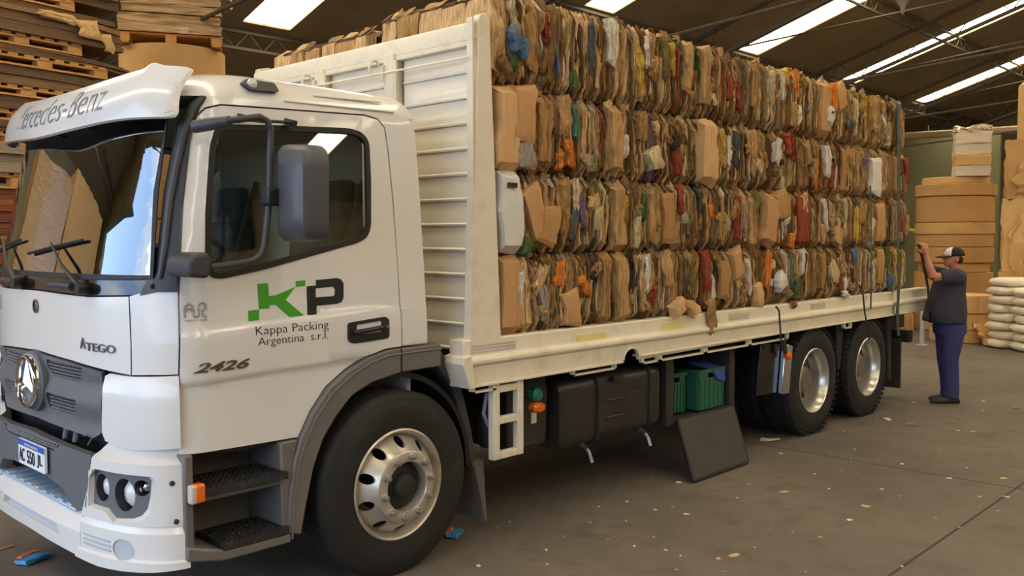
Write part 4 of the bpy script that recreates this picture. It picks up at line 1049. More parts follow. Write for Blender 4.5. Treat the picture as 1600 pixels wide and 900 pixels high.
# headboard: frame, two dividers, pressed planks
hb = MB()
hb.prism([(.50,1.18),(.77,1.18),(.755,1.30),(.665,3.18),(.64,3.20),(.59,3.185),(.577,3.155)], 'y', -.02, .05)
hbo = hb.build('headboard', BEDWHITE, T, 30, bevel=.006, label='white steel headboard behind the cab')
MB().box(.525, .535, -.018, .03, 1.2, 3.16).build('frame_edge', BEDWHITE, hbo).data.transform(Matrix.Rotation(0, 4, 'Y'))
MB().prism([(.50,1.18),(.77,1.18),(.665,3.19),(.577,3.17)], 'y', 2*YC-.05, 2*YC+.02).build('end_post', BEDWHITE, hbo, 30, bevel=.006)
tr = MB(); tr.prism([(.55,3.035),(.66,3.035),(.66,3.135),(.63,3.15),(.56,3.145),(.55,3.125)], 'y', 0, 2*YC); tr.build('top_rail', BEDWHITE, hbo, 30, bevel=.008)
MB().box(.545, .62, 0.03, 2*YC-.03, 3.005, 3.035).build('top_flange', BEDWHITE, hbo, bevel=.004)
for y in (.70, 1.47):
    MB().box(.52, .60, y, y+.10, 1.2, 3.05).build('headboard_post', BEDWHITE, hbo, bevel=.008)
    MB().box(.515, .525, y-.03, y-.012, 1.2, 3.0).build('post_flange', BEDWHITE, hbo)
for y in (.86, 1.62):
    MB().tube([(.54, y, 2.98), (.51, y, 3.02), (.47, y, 3.01), (.455, y, 2.97), (.46, y, 2.93)], .009, 6).build('rope_hook', BEDWHITE, hbo)
    MB().tube([(.54, y-.07, 2.99), (.50, y-.07, 2.97), (.50, y-.07, 2.88)], .009, 6).build('rope_hook', BEDWHITE, hbo)
MB().tube([(.50, -.0, 2.925), (.50, 1.6, 2.935)], .007, 6).build('headboard_rod', BEDWHITE, hbo)
zz = 1.19; k = 0
PLK = mat('headboard_paint', (226, 218, 200), .3, var=.03, coat=.2, dirt=(160, 146, 120), dirt_amt=.25, dscale=4)
plank_meshes = {}
for y0, y1 in ((.05, .67), (.81, 1.45), (1.58, 2.37)):
    for i in range(12):
        z = 1.20+i*.1505
        if i == 0 or (y0, y1) not in plank_meshes:
            h = .1505
            prof = [(.60,0),(.575,.0),(.572,.006),(.572,.014),(.584,.022),(.584,h-.018),(.589,h-.010),(.589,h-.002),(.60,h)]
            plank_meshes[(y0, y1)] = MB().prism(prof, 'y', y0, y1).mesh('headboard_plank', PLK, 40)
        o = link('headboard_plank', plank_meshes[(y0, y1)], hbo); o.location = (0, 0, z)
MB().box(.61, .62, .03, 2*YC-.03, 1.2, 3.06).build('headboard_backing', PLK, hbo)
# ------------------------------------------------------------------ cardboard bales
def cardboard(name, rgb, var=.24, print_rgb=None, rough=.85):
    """corrugated board: colour broken up by blotches, fine vertical flutes and creases as relief"""
    if name in MATS: return MATS[name]
    m = mat(name, rgb, rough, var=var, contrast=True, scale=5, stretch=(12, 12, 1.4), bump=.8, bscale=7, bstretch=(6, 6, 2.4), spec=.2, dirt=print_rgb or tuple(int(c*.55) for c in rgb), dirt_amt=.85 if print_rgb else .6, dscale=8)
    return m
BROWNS = [cardboard('board_tan', (180, 142, 94)), cardboard('board_kraft', (160, 122, 74)), cardboard('board_brown', (138, 105, 64)),
          cardboard('board_dark', (98, 74, 46)), cardboard('board_pale', (200, 165, 118)), cardboard('board_grey', (144, 126, 94)), cardboard('board_umber', (120, 92, 56)), cardboard('board_ochre', (168, 132, 80))]
BR = (140, 104, 64)
ACCENT = {k: cardboard('print_'+k, c, .25, print_rgb=BR if k not in ('white', 'cream') else (176, 150, 116)) for k, c in (('white', (206, 196, 180)), ('cream', (190, 172, 132)), ('red', (140, 62, 44)), ('orange', (206, 120, 46)),
          ('yellow', (188, 154, 64)), ('blue', (84, 116, 144)), ('green', (66, 90, 52)), ('teal', (76, 116, 100)), ('slate', (76, 82, 82)), ('purple', (110, 90, 114)), ('black', (50, 44, 40)), ('olive', (112, 104, 60)), ('silver', (150, 140, 126)))}
AKEYS = ['white', 'white', 'white', 'cream', 'cream', 'red', 'red', 'orange', 'yellow', 'blue', 'green', 'green', 'teal', 'slate', 'slate', 'purple', 'black', 'olive', 'olive', 'silver']
CORE = mat('bale_core', (84, 60, 38), .95, var=.4, scale=14, bump=.6, bscale=20, bstretch=(6, 6, 1.5))
WIRE = mat('baling_wire', (70, 62, 52), .5, .7)

def sheet_geo(rng, w, h, nv=9, nc=6, zig=.014, depth=.05, wob=.010, tilt=0.0, taper=0.0, curl=.05, fold=0.0):
    """a crushed board standing in the bale face: u across, v up, d outwards; a solid with pleats, curling in at both ends"""
    vs = []; zs = [(1 if i % 2 else -1)*zig*rng.uniform(.2, 1) for i in range(nc)]; zs[0] = -zig*rng.random(); zs[-1] = -zig*rng.random()
    ph = rng.uniform(0, 6.28); fq = rng.uniform(1.0, 2.6); ph2 = rng.uniform(0, 6.28)
    lean = rng.uniform(-1, 1)*tilt
    t0, t1 = rng.uniform(0, .03), rng.uniform(0, .03)
    jit = [[rng.uniform(-.5, .5)*zig for _ in range(nc)] for _ in range(nv+1)]; us = [-.5]+sorted(rng.uniform(-.42, .42) for _ in range(nc-2))+[.5]
    for j in range(nv+1):
        v = j/nv; z = (v-.5)*h
        cx = wob*sin(ph+fq*v*6.28)+lean*(v-.5)
        ww = w*(1-taper*abs(v-.5))*(1+.12*sin(ph2+v*7))
        e = abs(2*v-1); cd = -curl*max(0, (e-.80)/.20)**2
        bul = fold*sin(v*PI)
        for i in range(nc):
            u = us[i]
            vs.append((cx+u*ww, z+rng.uniform(-.004, .004)+(t1 if j == nv else -t0 if j == 0 else 0)*u*2, zs[i]*(.6+.4*sin(ph2+3*v))+jit[j][i]+cd+bul))
        vs.append((cx+.5*ww, z, -depth+cd)); vs.append((cx-.5*ww, z, -depth+cd))
    n = nc+2; fs = []
    for j in range(nv):
        for i in range(n): fs.append((j*n+i, j*n+(i+1) % n, (j+1)*n+(i+1) % n, (j+1)*n+i))
    fs += [tuple(range(n-1, -1, -1)), tuple(nv*n+i for i in range(n))]
    return vs, fs
def flat_mesh(name, vs, fs, m):
    me = bpy.data.meshes.new(name); me.from_pydata(vs, [], fs); me.materials.append(m); me.shade_smooth()
    me.set_sharp_from_angle(angle=.28); return me

ROWS = [(1.288, 1.775), (1.785, 2.285), (2.295, 2.80), (2.81, 3.36)]
XBND = [[.765, 1.935, 3.05, 4.00, 5.08, 6.22, 7.33], [.755, 1.885, 3.02, 3.99, 5.06, 6.20, 7.36], [.74, 1.815, 3.12, 4.12, 5.12, 6.25, 7.30], [.735, 1.85, 3.01, 4.02, 5.10, 6.23, 7.22]]
ROWN = ['bottom row', 'second row from the bottom', 'third row from the bottom', 'top row']
COLN = ['nearest the cab', 'second from the cab', 'third from the cab', 'fourth from the cab', 'fifth from the cab', 'at the tail end']
FACE_Y = .02
def place(fn_vs, x, y, z, ang=0.0):
    c, s = cos(ang), sin(ang)
    return [(x+u*c-v*s, y-d, z+u*s+v*c) for u, v, d in fn_vs]
# special boards: row, col -> list of (x offset from bale left, width, z0, z1, colour, proud, tilt angle)
SPECIAL = {
 (0,0): [(.08,.15,.0,1.0,'tan',.03,0),(.20,.10,.02,1.0,'pale',.02,.03),(.16,.05,.35,.8,'white',.035,-.12),(.40,.07,.1,.62,'silver',.02,.1),(.56,.09,.55,.9,'orange',.01,0),(.66,.16,.02,.5,'tan',.03,.06),(.80,.06,.4,.7,'orange',.03,.3),(.92,.05,.6,.95,'black',.02,0),(1.04,.09,.0,1.0,'kraft',.025,-.04)],
 (1,0): [(.08,.17,.0,1.02,'white',.05,0),(.33,.16,.15,.85,'tan',.03,.35),(.44,.15,.1,.6,'ochre',.04,-.3),(.22,.10,.0,.14,'green',.05,.9),(.62,.10,.2,.95,'kraft',.02,0),(.72,.06,.5,.95,'cream',.02,0),(.78,.05,.3,.8,'purple',.03,.1),(.95,.06,.3,.7,'cream',.02,.08)],
 (2,0): [(.07,.16,-.02,1.0,'pale',.05,0),(.21,.16,.35,1.02,'tan',.06,0),(.22,.15,.02,.36,'silver',.05,.1),(.42,.12,.05,.95,'kraft',.03,0),(.68,.07,.1,.45,'orange',.02,.1),(.74,.05,.45,.9,'teal',.02,0),(.58,.05,.05,.3,'orange',.02,-.1),(.62,.10,.5,1.0,'tan',.02,0)],
 (3,0): [(.14,.08,.35,.6,'blue',.06,.5),(.20,.05,.3,.5,'blue',.07,-.5),(.45,.05,.5,.85,'red',.02,0),(.3,.1,.2,.8,'kraft',.03,0),(.9,.06,.3,.9,'slate',.02,.05)],
 (0,1): [(.06,.11,.0,1.0,'tan',.03,.04),(.16,.07,.35,.95,'black',.02,.05),(.36,.06,.4,.95,'white',.02,.0),(.42,.06,.2,.6,'red',.02,0),(.62,.12,.45,1.0,'tan',.02,.2),(.70,.13,.0,.22,'pale',.08,.5),(.88,.15,.02,.2,'pale',.09,-.6),(.96,.06,.4,.9,'olive',.02,.05)],
 (1,1): [(.07,.12,.0,.95,'tan',.03,.05),(.14,.05,.4,.75,'yellow',.02,-.1),(.28,.07,.05,.6,'cream',.02,0),(.36,.06,.45,.8,'green',.02,.1),(.48,.12,.1,.9,'ochre',.03,0),(.66,.14,.1,.85,'kraft',.03,0),(.95,.06,.2,.6,'olive',.02,0),(.82,.06,.55,.98,'red',.03,.15)],
 (2,1): [(.10,.12,.05,.98,'tan',.03,.03),(.2,.06,.3,.6,'white',.02,-.2),(.52,.14,.15,.45,'cream',.06,.4),(.40,.10,.55,.95,'kraft',.03,0),(.85,.07,.1,.5,'red',.02,.1),(1.22,.14,.02,1.0,'pale',.06,0)],
 (3,1): [(.03,.1,.45,1.0,'white',.03,-.1),(.35,.05,.2,.6,'yellow',.02,0),(.42,.05,.5,.9,'white',.02,0),(.75,.05,.5,.9,'yellow',.02,0),(.66,.08,.4,.95,'olive',.02,0),(.95,.1,.3,.95,'tan',.03,0)],
 (0,2): [(.06,.09,.3,1.0,'red',.02,.1),(.3,.14,.2,.8,'kraft',.03,0),(.5,.13,.5,1.0,'tan',.04,.3),(.72,.06,.2,.85,'white',.02,.15),(.14,.06,.1,.6,'white',.02,0),(.85,.1,.0,.4,'pale',.05,.2)],
 (1,2): [(.12,.05,.5,.7,'orange',.03,0),(.55,.08,.1,.95,'red',.02,0),(.66,.07,.3,.8,'silver',.02,.05),(.8,.1,.0,.9,'tan',.02,.1),(.3,.1,.1,.6,'kraft',.03,-.1)],
 (2,2): [(.0,.18,.0,1.0,'pale',.07,0),(.20,.07,.3,.9,'yellow',.02,0),(.3,.05,.3,.8,'white',.02,0),(.42,.06,.3,.9,'slate',.02,.05),(.7,.1,.2,.95,'tan',.02,0)],
 (3,2): [(.05,.12,.2,1.0,'tan',.03,0),(.4,.08,.3,.7,'red',.02,0),(.55,.06,.2,.6,'red',.02,.1),(.8,.08,.3,.9,'kraft',.02,0)],
 (0,3): [(.1,.08,.3,.95,'orange',.02,0),(.30,.14,.25,.55,'white',.05,.5),(.52,.05,.3,.9,'teal',.02,.1),(.62,.12,.05,.45,'green',.04,0),(.75,.05,.5,.98,'white',.02,0)],
 (1,3): [(.10,.22,.05,.95,'tan',.05,-.15),(.30,.2,.5,1.0,'ochre',.05,.3),(.5,.08,.0,.25,'orange',.04,0),(.75,.22,.02,1.0,'red',.02,0)],
 (2,3): [(.12,.09,.45,.9,'white',.03,-.15),(.3,.1,.6,1.0,'red',.03,.1),(.42,.08,.5,1.0,'red',.02,0),(.2,.05,.0,.4,'cream',.02,0),(.85,.05,.1,.6,'orange',.03,.05)],
 (3,3): [(.1,.07,.4,.9,'cream',.02,0),(.3,.06,.5,.95,'white',.02,0),(.5,.12,.1,.5,'ochre',.03,.2),(.35,.07,.75,1.0,'yellow',.03,.2),(.62,.06,.2,.4,'white',.02,.1)],
 (0,4): [(.3,.14,.3,.7,'cream',.04,.3),(.1,.1,.2,.9,'kraft',.02,0),(.8,.08,.4,.95,'blue',.02,.05),(.5,.08,.1,.4,'red',.02,.2)],
 (1,4): [(.15,.06,.3,.9,'white',.02,.1),(.6,.06,.2,.95,'cream',.02,0),(.85,.1,.1,.8,'yellow',.02,0),(.4,.16,.05,.35,'tan',.05,.8)],
 (2,4): [(.1,.12,.3,.9,'white',.03,0),(.18,.06,.1,.6,'red',.03,0),(.5,.18,.0,.95,'kraft',.02,0),(.8,.06,.1,.95,'tan',.02,0)],
 (3,4): [(.06,.2,.05,1.0,'tan',.03,0),(.2,.10,.5,1.0,'orange',.05,0),(.12,.12,.28,.58,'white',.05,0),(.34,.18,.55,1.0,'tan',.05,.4),(.75,.1,.15,.85,'cream',.02,0),(.95,.08,.5,.95,'yellow',.02,0)],
 (0,5): [(.6,.09,.05,.4,'blue',.03,0),(.3,.16,.2,.95,'ochre',.03,0),(.15,.06,.1,.7,'cream',.02,.1),(.75,.1,.2,.9,'yellow',.02,0)],
 (1,5): [(.3,.2,.1,.9,'tan',.03,0),(.12,.06,.0,.6,'white',.02,-.2),(.9,.1,.3,.8,'red',.02,0)],
 (2,5): [(.12,.24,.05,.8,'white',.03,0),(.6,.2,.1,.95,'kraft',.02,0),(.95,.1,.3,.9,'red',.03,0)],
 (3,5): [(.1,.12,.3,1.0,'tan',.03,0),(.45,.07,.05,.3,'cream',.03,0),(.7,.06,.1,.9,'slate',.02,0)],
}
def smooth_board(name, rgb): return mat(name, rgb, .8, var=.10, scale=4, bump=.35, bscale=5, bstretch=(2, 2, 3), spec=.25, dirt=tuple(int(c*.8) for c in rgb), dirt_amt=.5, dscale=4)
NAMEC = {'tan': BROWNS[0], 'kraft': BROWNS[1], 'pale': BROWNS[4], 'ochre': BROWNS[7]}
SMOOTH = {'tan': smooth_board('panel_tan', (190, 146, 98)), 'kraft': smooth_board('panel_kraft', (166, 124, 78)), 'pale': smooth_board('panel_pale', (206, 164, 114)), 'ochre': smooth_board('panel_ochre', (176, 134, 84)), 'white': smooth_board('panel_white', (214, 208, 200))}
def colour_of(k): return NAMEC.get(k) or ACCENT[k]

def build_bale(row, col, x0, x1, z0, z1, label, y0=FACE_Y, far=False, front=False):
    rng = random.Random(100*row+col+(5000 if far else 0))
    L = x1-x0; H = z1-z0; dep = 1.12
    b = thing('cardboard_bale', label, 'bale', ((x0+x1)/2, y0+dep/2, z0), 'cardboard bales on the truck bed')
    # dark compressed core with rounded edges
    pr = rounded([(y0+.055, z0+.002), (y0+dep, z0+.002), (y0+dep, z1-.01), (y0+.055, z1-.01)], .05, 4)
    cb = MB(); n = len(pr); vs = []
    secs = [(x0+.012, .93), (x0+.05, 1), (x1-.05, 1), (x1-.012, .93)]
    for x, sc in secs:
        for y, z in pr: vs.append((x, y0+dep/2+(y-y0-dep/2)*sc, (z0+z1)/2+(z-(z0+z1)/2)*sc))
    fs = [(i*n+j, i*n+(j+1) % n, (i+1)*n+(j+1) % n, (i+1)*n+j) for i in range(3) for j in range(n)]+[tuple(range(n)), tuple(3*n+j for j in range(n))]
    cb.add(vs, fs); cb.build('bale_core', CORE, b, 40)
    def face_d(x):      # the bale face rounds off towards both ends
        e = max(0, abs((x-x0)/L*2-1)-.86)/.14
        return -.05*e*e
    # thin folded edges filling the face: too fine to pick apart
    if not far:
        eb = MB(); x = x0+.01
        while x < x1-.01:
            w = rng.uniform(.006, .016)
            hh = H*rng.uniform(.78, 1.0); zc = (z0+z1)/2+rng.uniform(-.5, .5)*(H-hh)
            vs, fs = sheet_geo(rng, w*1.25, hh, 9, 3, .008, .05, .010, .06, 0, .05)
            m = (BROWNS[4] if rng.random() < .12 else rng.choice(BROWNS)) if rng.random() < .92 else ACCENT[rng.choice(AKEYS)]
            eb.add(place(vs, x+w/2, y0+.004-rng.uniform(-.024, .024)-face_d(x), zc), fs, m); x += w
        e = eb.build('board_edges', None, b, 35); e['kind'] = 'stuff'
        # boards large enough to tell apart
        x = x0+.02
        while x < x1-.03:
            w = rng.choice([.014, .018, .022, .026, .03, .034, .042, .06])*rng.uniform(.85, 1.15); gap = rng.choice([0, .006, .012, .02, .03, .05])
            full = rng.random() < .62
            hh = H*(rng.uniform(.86, 1.0) if full else rng.uniform(.3, .75)); zc = (z0+z1)/2+rng.uniform(-.5, .5)*(H-hh)
            vs, fs = sheet_geo(rng, w, hh, 9, rng.choice([5, 6, 7, 8]), rng.uniform(.008, .022), .06, rng.uniform(.003, .012), .05, rng.choice([0, 0, .3, .6]), .042)
            m = rng.choice(BROWNS) if rng.random() < .92 else ACCENT[rng.choice(AKEYS)]
            ob = link('cardboard_sheet', flat_mesh('cardboard_sheet', place(vs, x+w/2, y0-rng.uniform(-.022, .022)-face_d(x+w/2), zc, rng.uniform(-.05, .05)), fs, m), b)
            x += w+gap
        # loose flaps lying over the face
        for k in range(5):
            w = rng.uniform(.04, .10); hh = rng.uniform(.07, .22); xx = rng.uniform(x0+.08, x1-.08); zc = rng.uniform(z0+.08, z1-.08)
            vs, fs = sheet_geo(rng, w, hh, 5, 5, .016, .02, .004, .04, rng.choice([0, .3, .6]), .01, .006)
            m = rng.choice(BROWNS) if rng.random() < .75 else ACCENT[rng.choice(AKEYS)]
            link('cardboard_flap', flat_mesh('cardboard_flap', place(vs, xx, y0-.022-rng.uniform(0, .015), zc, rng.uniform(-.7, .7)), fs, m), b)
    for xo, w, v0, v1, cn, proud, ang in SPECIAL.get((row, col), []) if not far else []:
        hh = (v1-v0)*H; zc = z0+(v0+v1)/2*H; big = w > .12 or proud >= .05
        vs, fs = sheet_geo(rng, w, hh, 10, 8, .0035 if big else .012, .07, .006, .03, rng.choice([0, .15]), .06 if v1-v0 > .8 else .012, .008 if big else .003)
        ob = link('cardboard_sheet', flat_mesh('cardboard_sheet', place(vs, x0+xo, y0-proud-.008-face_d(x0+xo)*.7, zc, ang), fs, (SMOOTH.get(cn) if big else None) or colour_of(cn)), b)
        if cn not in NAMEC: ob['label'] = cn+' printed cardboard sheet'
    if (row, col) == (1, 0) and not far: MB().box(x0+.02, x0+.10, y0-.078, y0-.070, z0+.40, z0+.43).build('printed_label', ACCENT['black'], b, 0)
    if (row, col) == (3, 4) and not far: MB().box(x0+.10, x0+.14, y0-.078, y0-.068, z0+.24, z0+.26).build('printed_mark', ACCENT['slate'], b, 0)
    if front:           # end boards that show above the headboard
        y = y0
        while y < y0+dep-.05:
            w = rng.uniform(.12, .24)
            vs, fs = sheet_geo(rng, w, H*rng.uniform(.9, 1.0), 9, 6, .012, .08, .006, .03, .2, .10, .015)
            vv = [(x0-d, y+w/2+u, (z0+z1)/2+.02+v) for u, v, d in vs]
            link('cardboard_sheet', flat_mesh('cardboard_sheet', vv, fs, rng.choice([BROWNS[0], BROWNS[4], BROWNS[7], BROWNS[0]])), b); y += w
        for k in range(10):
            w = rng.uniform(.06, .16); vs, fs = sheet_geo(rng, w, rng.uniform(.08, .16), 5, 5, .015, .02, .01, .05, .5, .0, .02)
            yy = rng.uniform(y0, y0+dep); a = rng.uniform(-.6, .6)
            vv = [(x0+.05+d*.5+v*.6, yy+u*cos(a), z1+.0+v*.5+u*sin(a)*.4+d*.4) for u, v, d in vs]
            link('cardboard_flap', flat_mesh('cardboard_flap', vv, fs, rng.choice(BROWNS[:2]+BROWNS[4:])), b)
    else:               # ragged top edge
        for k in range(5 if row == 3 else 2):
            w = rng.uniform(.04, .1); vs, fs = sheet_geo(rng, w, rng.uniform(.05, .11), 5, 5, .012, .02, .01, .05, .5, .0, .01)
            xx = rng.uniform(x0+.05, x1-.05)
            link('cardboard_flap', flat_mesh('cardboard_flap', place(vs, xx, y0+.03, z1-.01, rng.uniform(-.5, .5)), fs, rng.choice(BROWNS)), b)
    # baling wires around the bale
    if not far:
        for k in range(3):
            x = x0+L*(.2+.3*k)+rng.uniform(-.03, .03)
            MB().tube([(x, y0+.03, z1-.004), (x+.004, y0-.0, z1-.05), (x-.003, y0-.012, (z0+z1)/2), (x+.003, y0-.0, z0+.05), (x, y0+.03, z0+.006)], .003, 5).build('baling_wire', WIRE, b)
    return b
for r in range(4):
    for c in range(6):
        z0, z1 = ROWS[r]
        if r == 3: z1 += [.02, .02, .0, .0, -.01, -.02][c]
        build_bale(r, c, XBND[r][c]+.006, XBND[r][c+1]-.006, z0, z1, 'compressed cardboard bale in the %s, %s' % (ROWN[r], COLN[c]), front=(r == 3 and c == 0))
fb = build_bale(3, 0, .70, 1.86, 2.78, 3.31, 'brown bale behind the headboard on the far side of the truck bed', y0=1.20, far=True, front=True)
# scraps hanging over the rail and sagging out of the load
for i, (x, z, w, h, mm) in enumerate(((3.12, 1.24, .12, .28, BROWNS[1]), (5.62, 1.31, .14, .07, ACCENT['white']), (4.52, 1.27, .05, .06, ACCENT['red']))):
    rng = random.Random(i); vs, fs = sheet_geo(rng, w, h, 8, 6, .02, .02, .015, .05, .4, .03, .0)
    tag(link('cardboard_scrap', flat_mesh('cardboard_scrap', place(vs, x, -.055, z, .1), fs, mm)),
        ['torn brown cardboard scrap hanging over the side rail', 'crumpled white scrap lying on the side rail near the tail', 'small red scrap caught on the side rail'][i], 'scrap')
# ------------------------------------------------------------------ goods stored around the truck
KRAFT = mat('kraft_paper', (198, 156, 100), .7, var=.08, scale=3, bump=.15, bscale=6, bstretch=(1, 1, 8), spec=.25, dirt=(160, 120, 72), dirt_amt=.4, dscale=2)
KRAFT2 = mat('kraft_paper_light', (212, 172, 116), .7, var=.08, scale=3, bump=.2, bscale=5, spec=.25, dirt=(166, 126, 78), dirt_amt=.4, dscale=2.5)
PINE = mat('pallet_pine', (200, 146, 82), .75, var=.2, scale=5, stretch=(1, 6, 6), bump=.2, bscale=20)
BOARDS = [mat('flat_board_%d' % i, c, .85, var=.14, scale=6, stretch=(.6, .6, 30), bump=.6, bscale=6, bstretch=(.3, .3, 26), dirt=tuple(int(q*.7) for q in c), dirt_amt=.5, dscale=3) for i, c in enumerate(((136, 104, 70), (120, 92, 62), (150, 116, 78), (108, 82, 56)))]
REDB = [mat('red_board_%d' % i, c, .8, var=.14, scale=6, stretch=(.6, .6, 30), bump=.6, bscale=6, bstretch=(.3, .3, 26)) for i, c in enumerate(((134, 76, 46), (118, 66, 42), (150, 88, 54)))]
GREYB = mat('film_wrapped_board', (150, 134, 112), .45, var=.14, scale=5, stretch=(.6, .6, 20), bump=.5, bscale=8, bstretch=(.4, .4, 14), coat=.3)
FILM = mat('stretch_film', (176, 140, 92), .35, var=.14, scale=6, stretch=(1, 1, 9), bump=.9, bscale=5, bstretch=(1, 1, 5), coat=.4, dirt=(150, 118, 72), dirt_amt=.5, dscale=3)

def crumple_box(rng, M, sx, sy, sz, amp, step=.12, rough=None):
    """box about M's origin (base at z 0) with a dented, uneven skin"""
    bm = bmesh.new(); bmesh.ops.create_cube(bm, size=1)
    n = max(2, int(max(sx, sy, sz)/step))
    bmesh.ops.subdivide_edges(bm, edges=bm.edges[:], cuts=min(n, 9), use_grid_fill=True)
    for v in bm.verts:
        p = Vector((v.co.x*sx, v.co.y*sy, (v.co.z+.5)*sz))
        p += Vector((rng.uniform(-amp, amp), rng.uniform(-amp, amp), rng.uniform(-amp, amp) if v.co.z > -.49 else 0))
        v.co = M @ p
    vs = [tuple(v.co) for v in bm.verts]; bm.verts.index_update(); fs = [tuple(v.index for v in f.verts) for f in bm.faces]; bm.free()
    return vs, fs

# --- pallets of flat board behind the cab
SA = math.radians(11.4)
SO = Vector((.66, 5.12, 0))
def SM(u, v, z):    # u along the stack face (0 = its right end, negative to the left), v into the stack
    return Vector((SO.x+u*cos(SA)-v*sin(SA), SO.y+u*sin(SA)+v*cos(SA), z))
def smat(u, v, z): return Matrix.Translation(SM(u, v, z)) @ Matrix.Rotation(SA, 4, 'Z')
def pallet(z0, z1, u1, label, w=1.25, d=1.0, slats=True):
    p = thing('pallet', label, 'pallet', SM(u1-w/2, d/2, z0), 'wooden pallets behind the cab'); h = z1-z0
    for v in (.04, d/2, d-.04):
        for k in range(3):
            u = u1-.07-k*(w-.14)/2
            MB().obox(smat(u, v, z0+.018+(h-.04)/2), .14, .09, h-.04).build('pallet_block', PINE, p, 0, bevel=.004)
        MB().obox(smat(u1-w/2, v, z0+.009), w, .09, .018).build('bottom_board', PINE, p, 0)
        MB().obox(smat(u1-w/2, v, z1-.034), w, .09, .016).build('stringer_board', PINE, p, 0)
    for k in range(9):
        MB().obox(smat(u1-.05-k*(w-.1)/8, d/2, z1-.013), .085, d, .02).build('deck_board', PINE, p, 0)
def board_stack(z0, z1, u1, label, mats, w=1.9, d=1.1, n=5, seed=0, over=.06, name='board_stack'):
    rng = random.Random(seed); s = thing(name, label, 'cardboard stack', SM(u1-w/2, d/2, z0), 'stacks of flat board behind the cab')
    zz = z0
    for k in range(n):
        t = (z1-z0)/n; bot = zz; top = zz+t-.003
        a = rng.uniform(-over, over); b = rng.uniform(-over*.6, over*.6)
        sag = rng.uniform(0, .05)
        mb = MB(); N = 12; vs = []
        for i in range(N+1):
            u = u1-w+a+(w)*i/N; e = max(0, (i/N-.62)/.38)
            for v, dz in ((-.0+b, bot), (d+b, bot), (d+b, top), (b, top)):
                q = SM(u, v+rng.uniform(-.004, .004), dz-sag*e*e); vs.append(q)
        fs = [(i*4+j, i*4+(j+1) % 4, (i+1)*4+(j+1) % 4, (i+1)*4+j) for i in range(N) for j in range(4)]+[(0,1,2,3), (N*4+3, N*4+2, N*4+1, N*4)]
        mb.add(vs, fs); mb.build('board_bundle', rng.choice(mats), s, 20)
        zz += t
    return s
LAY = [('s', 4.09, 4.60, .06, BOARDS, 6, 'topmost brown flat board stack of the tall pile behind the cab'),
       ('p', 3.99, 4.09, -.42, None, 0, 'topmost wooden pallet of the tall board pile behind the cab'),
       ('s', 3.70, 3.99, .04, BOARDS, 6, 'sagging brown board stack with torn flaps, second from the top behind the cab'),
       ('p', 3.59, 3.70, -.36, None, 0, 'pale wooden pallet under the sagging board stack with torn flaps'),
       ('s', 3.52, 3.59, .10, BOARDS, 3, 'thin layer of brown board between the second and third pallets from the top'),
       ('p', 3.41, 3.52, -.10, None, 0, 'third wooden pallet from the top of the board pile behind the cab'),
       ('s', 3.24, 3.41, .02, BOARDS, 4, 'brown board stack under the third pallet from the top'),
       ('p', 3.14, 3.24, -.26, None, 0, 'fourth wooden pallet from the top of the board pile behind the cab'),
       ('s', 3.02, 3.14, .0, BOARDS, 3, 'thin brown board layer beside the sun visor, under the fourth pallet'),
       ('p', 2.92, 3.02, -.40, None, 0, 'fifth wooden pallet from the top, beside the sun visor'),
       ('s', 2.82, 2.92, .0, BOARDS, 3, 'thin brown board layer under the fifth pallet beside the visor'),
       ('p', 2.71, 2.82, -.46, None, 0, 'sixth wooden pallet from the top, level with the visor edge'),
       ('s', 2.46, 2.71, .0, [GREYB], 3, 'grey film-wrapped board stack left of the windscreen'),
       ('p', 2.32, 2.46, -.42, None, 0, 'wooden pallet under the grey film-wrapped stack'),
       ('s', 1.92, 2.32, .0, REDB, 8, 'reddish brown board stack left of the windscreen, above the dark gap'),
       ('p', 1.80, 1.92, -.42, None, 0, 'wooden pallet between the two reddish board stacks'),
       ('s', 1.10, 1.80, .0, REDB, 10, 'lower reddish brown board stack beside the windscreen wiper'),
       ('p', .97, 1.10, -.2, None, 0, 'wooden pallet low in the pile behind the cab'),
       ('s', .12, .97, .0, BOARDS, 8, 'lowest brown board stack of the pile behind the cab'),
       ('p', .0, .12, -.2, None, 0, 'bottom wooden pallet of the pile behind the cab')]
for i, (k, z0, z1, u, ms, n, lab) in enumerate(LAY):
    if k == 'p': pallet(z0, z1, u, lab, w=1.25 if u > -.3 else 1.15)
    else: board_stack(z0, z1, u, lab, ms, n=n, seed=40+i)
def torn_flap(u, v, z, w, h, lab, m, seed):
    rng = random.Random(seed); vs, fs = sheet_geo(rng, w, h, 6, 8, .012, .02, .012, .08, .1, .01, .0)
    vv = [tuple(SM(u+a, v-d, z+b)) for a, b, d in vs]
    tag(link('torn_board', flat_mesh('torn_board', vv, fs, m)), lab, 'cardboard')
torn_flap(-.62, -.07, 3.90, .36, .07, 'pale torn board sticking out of the sagging stack, left of its crumpled flap', KRAFT2, 3)
torn_flap(-.33, -.09, 3.83, .22, .15, 'crumpled torn flap hanging from the sagging board stack', KRAFT2, 4)
torn_flap(-.13, -.08, 3.74, .10, .16, 'small curled board tip at the right of the sagging stack', KRAFT2, 5)
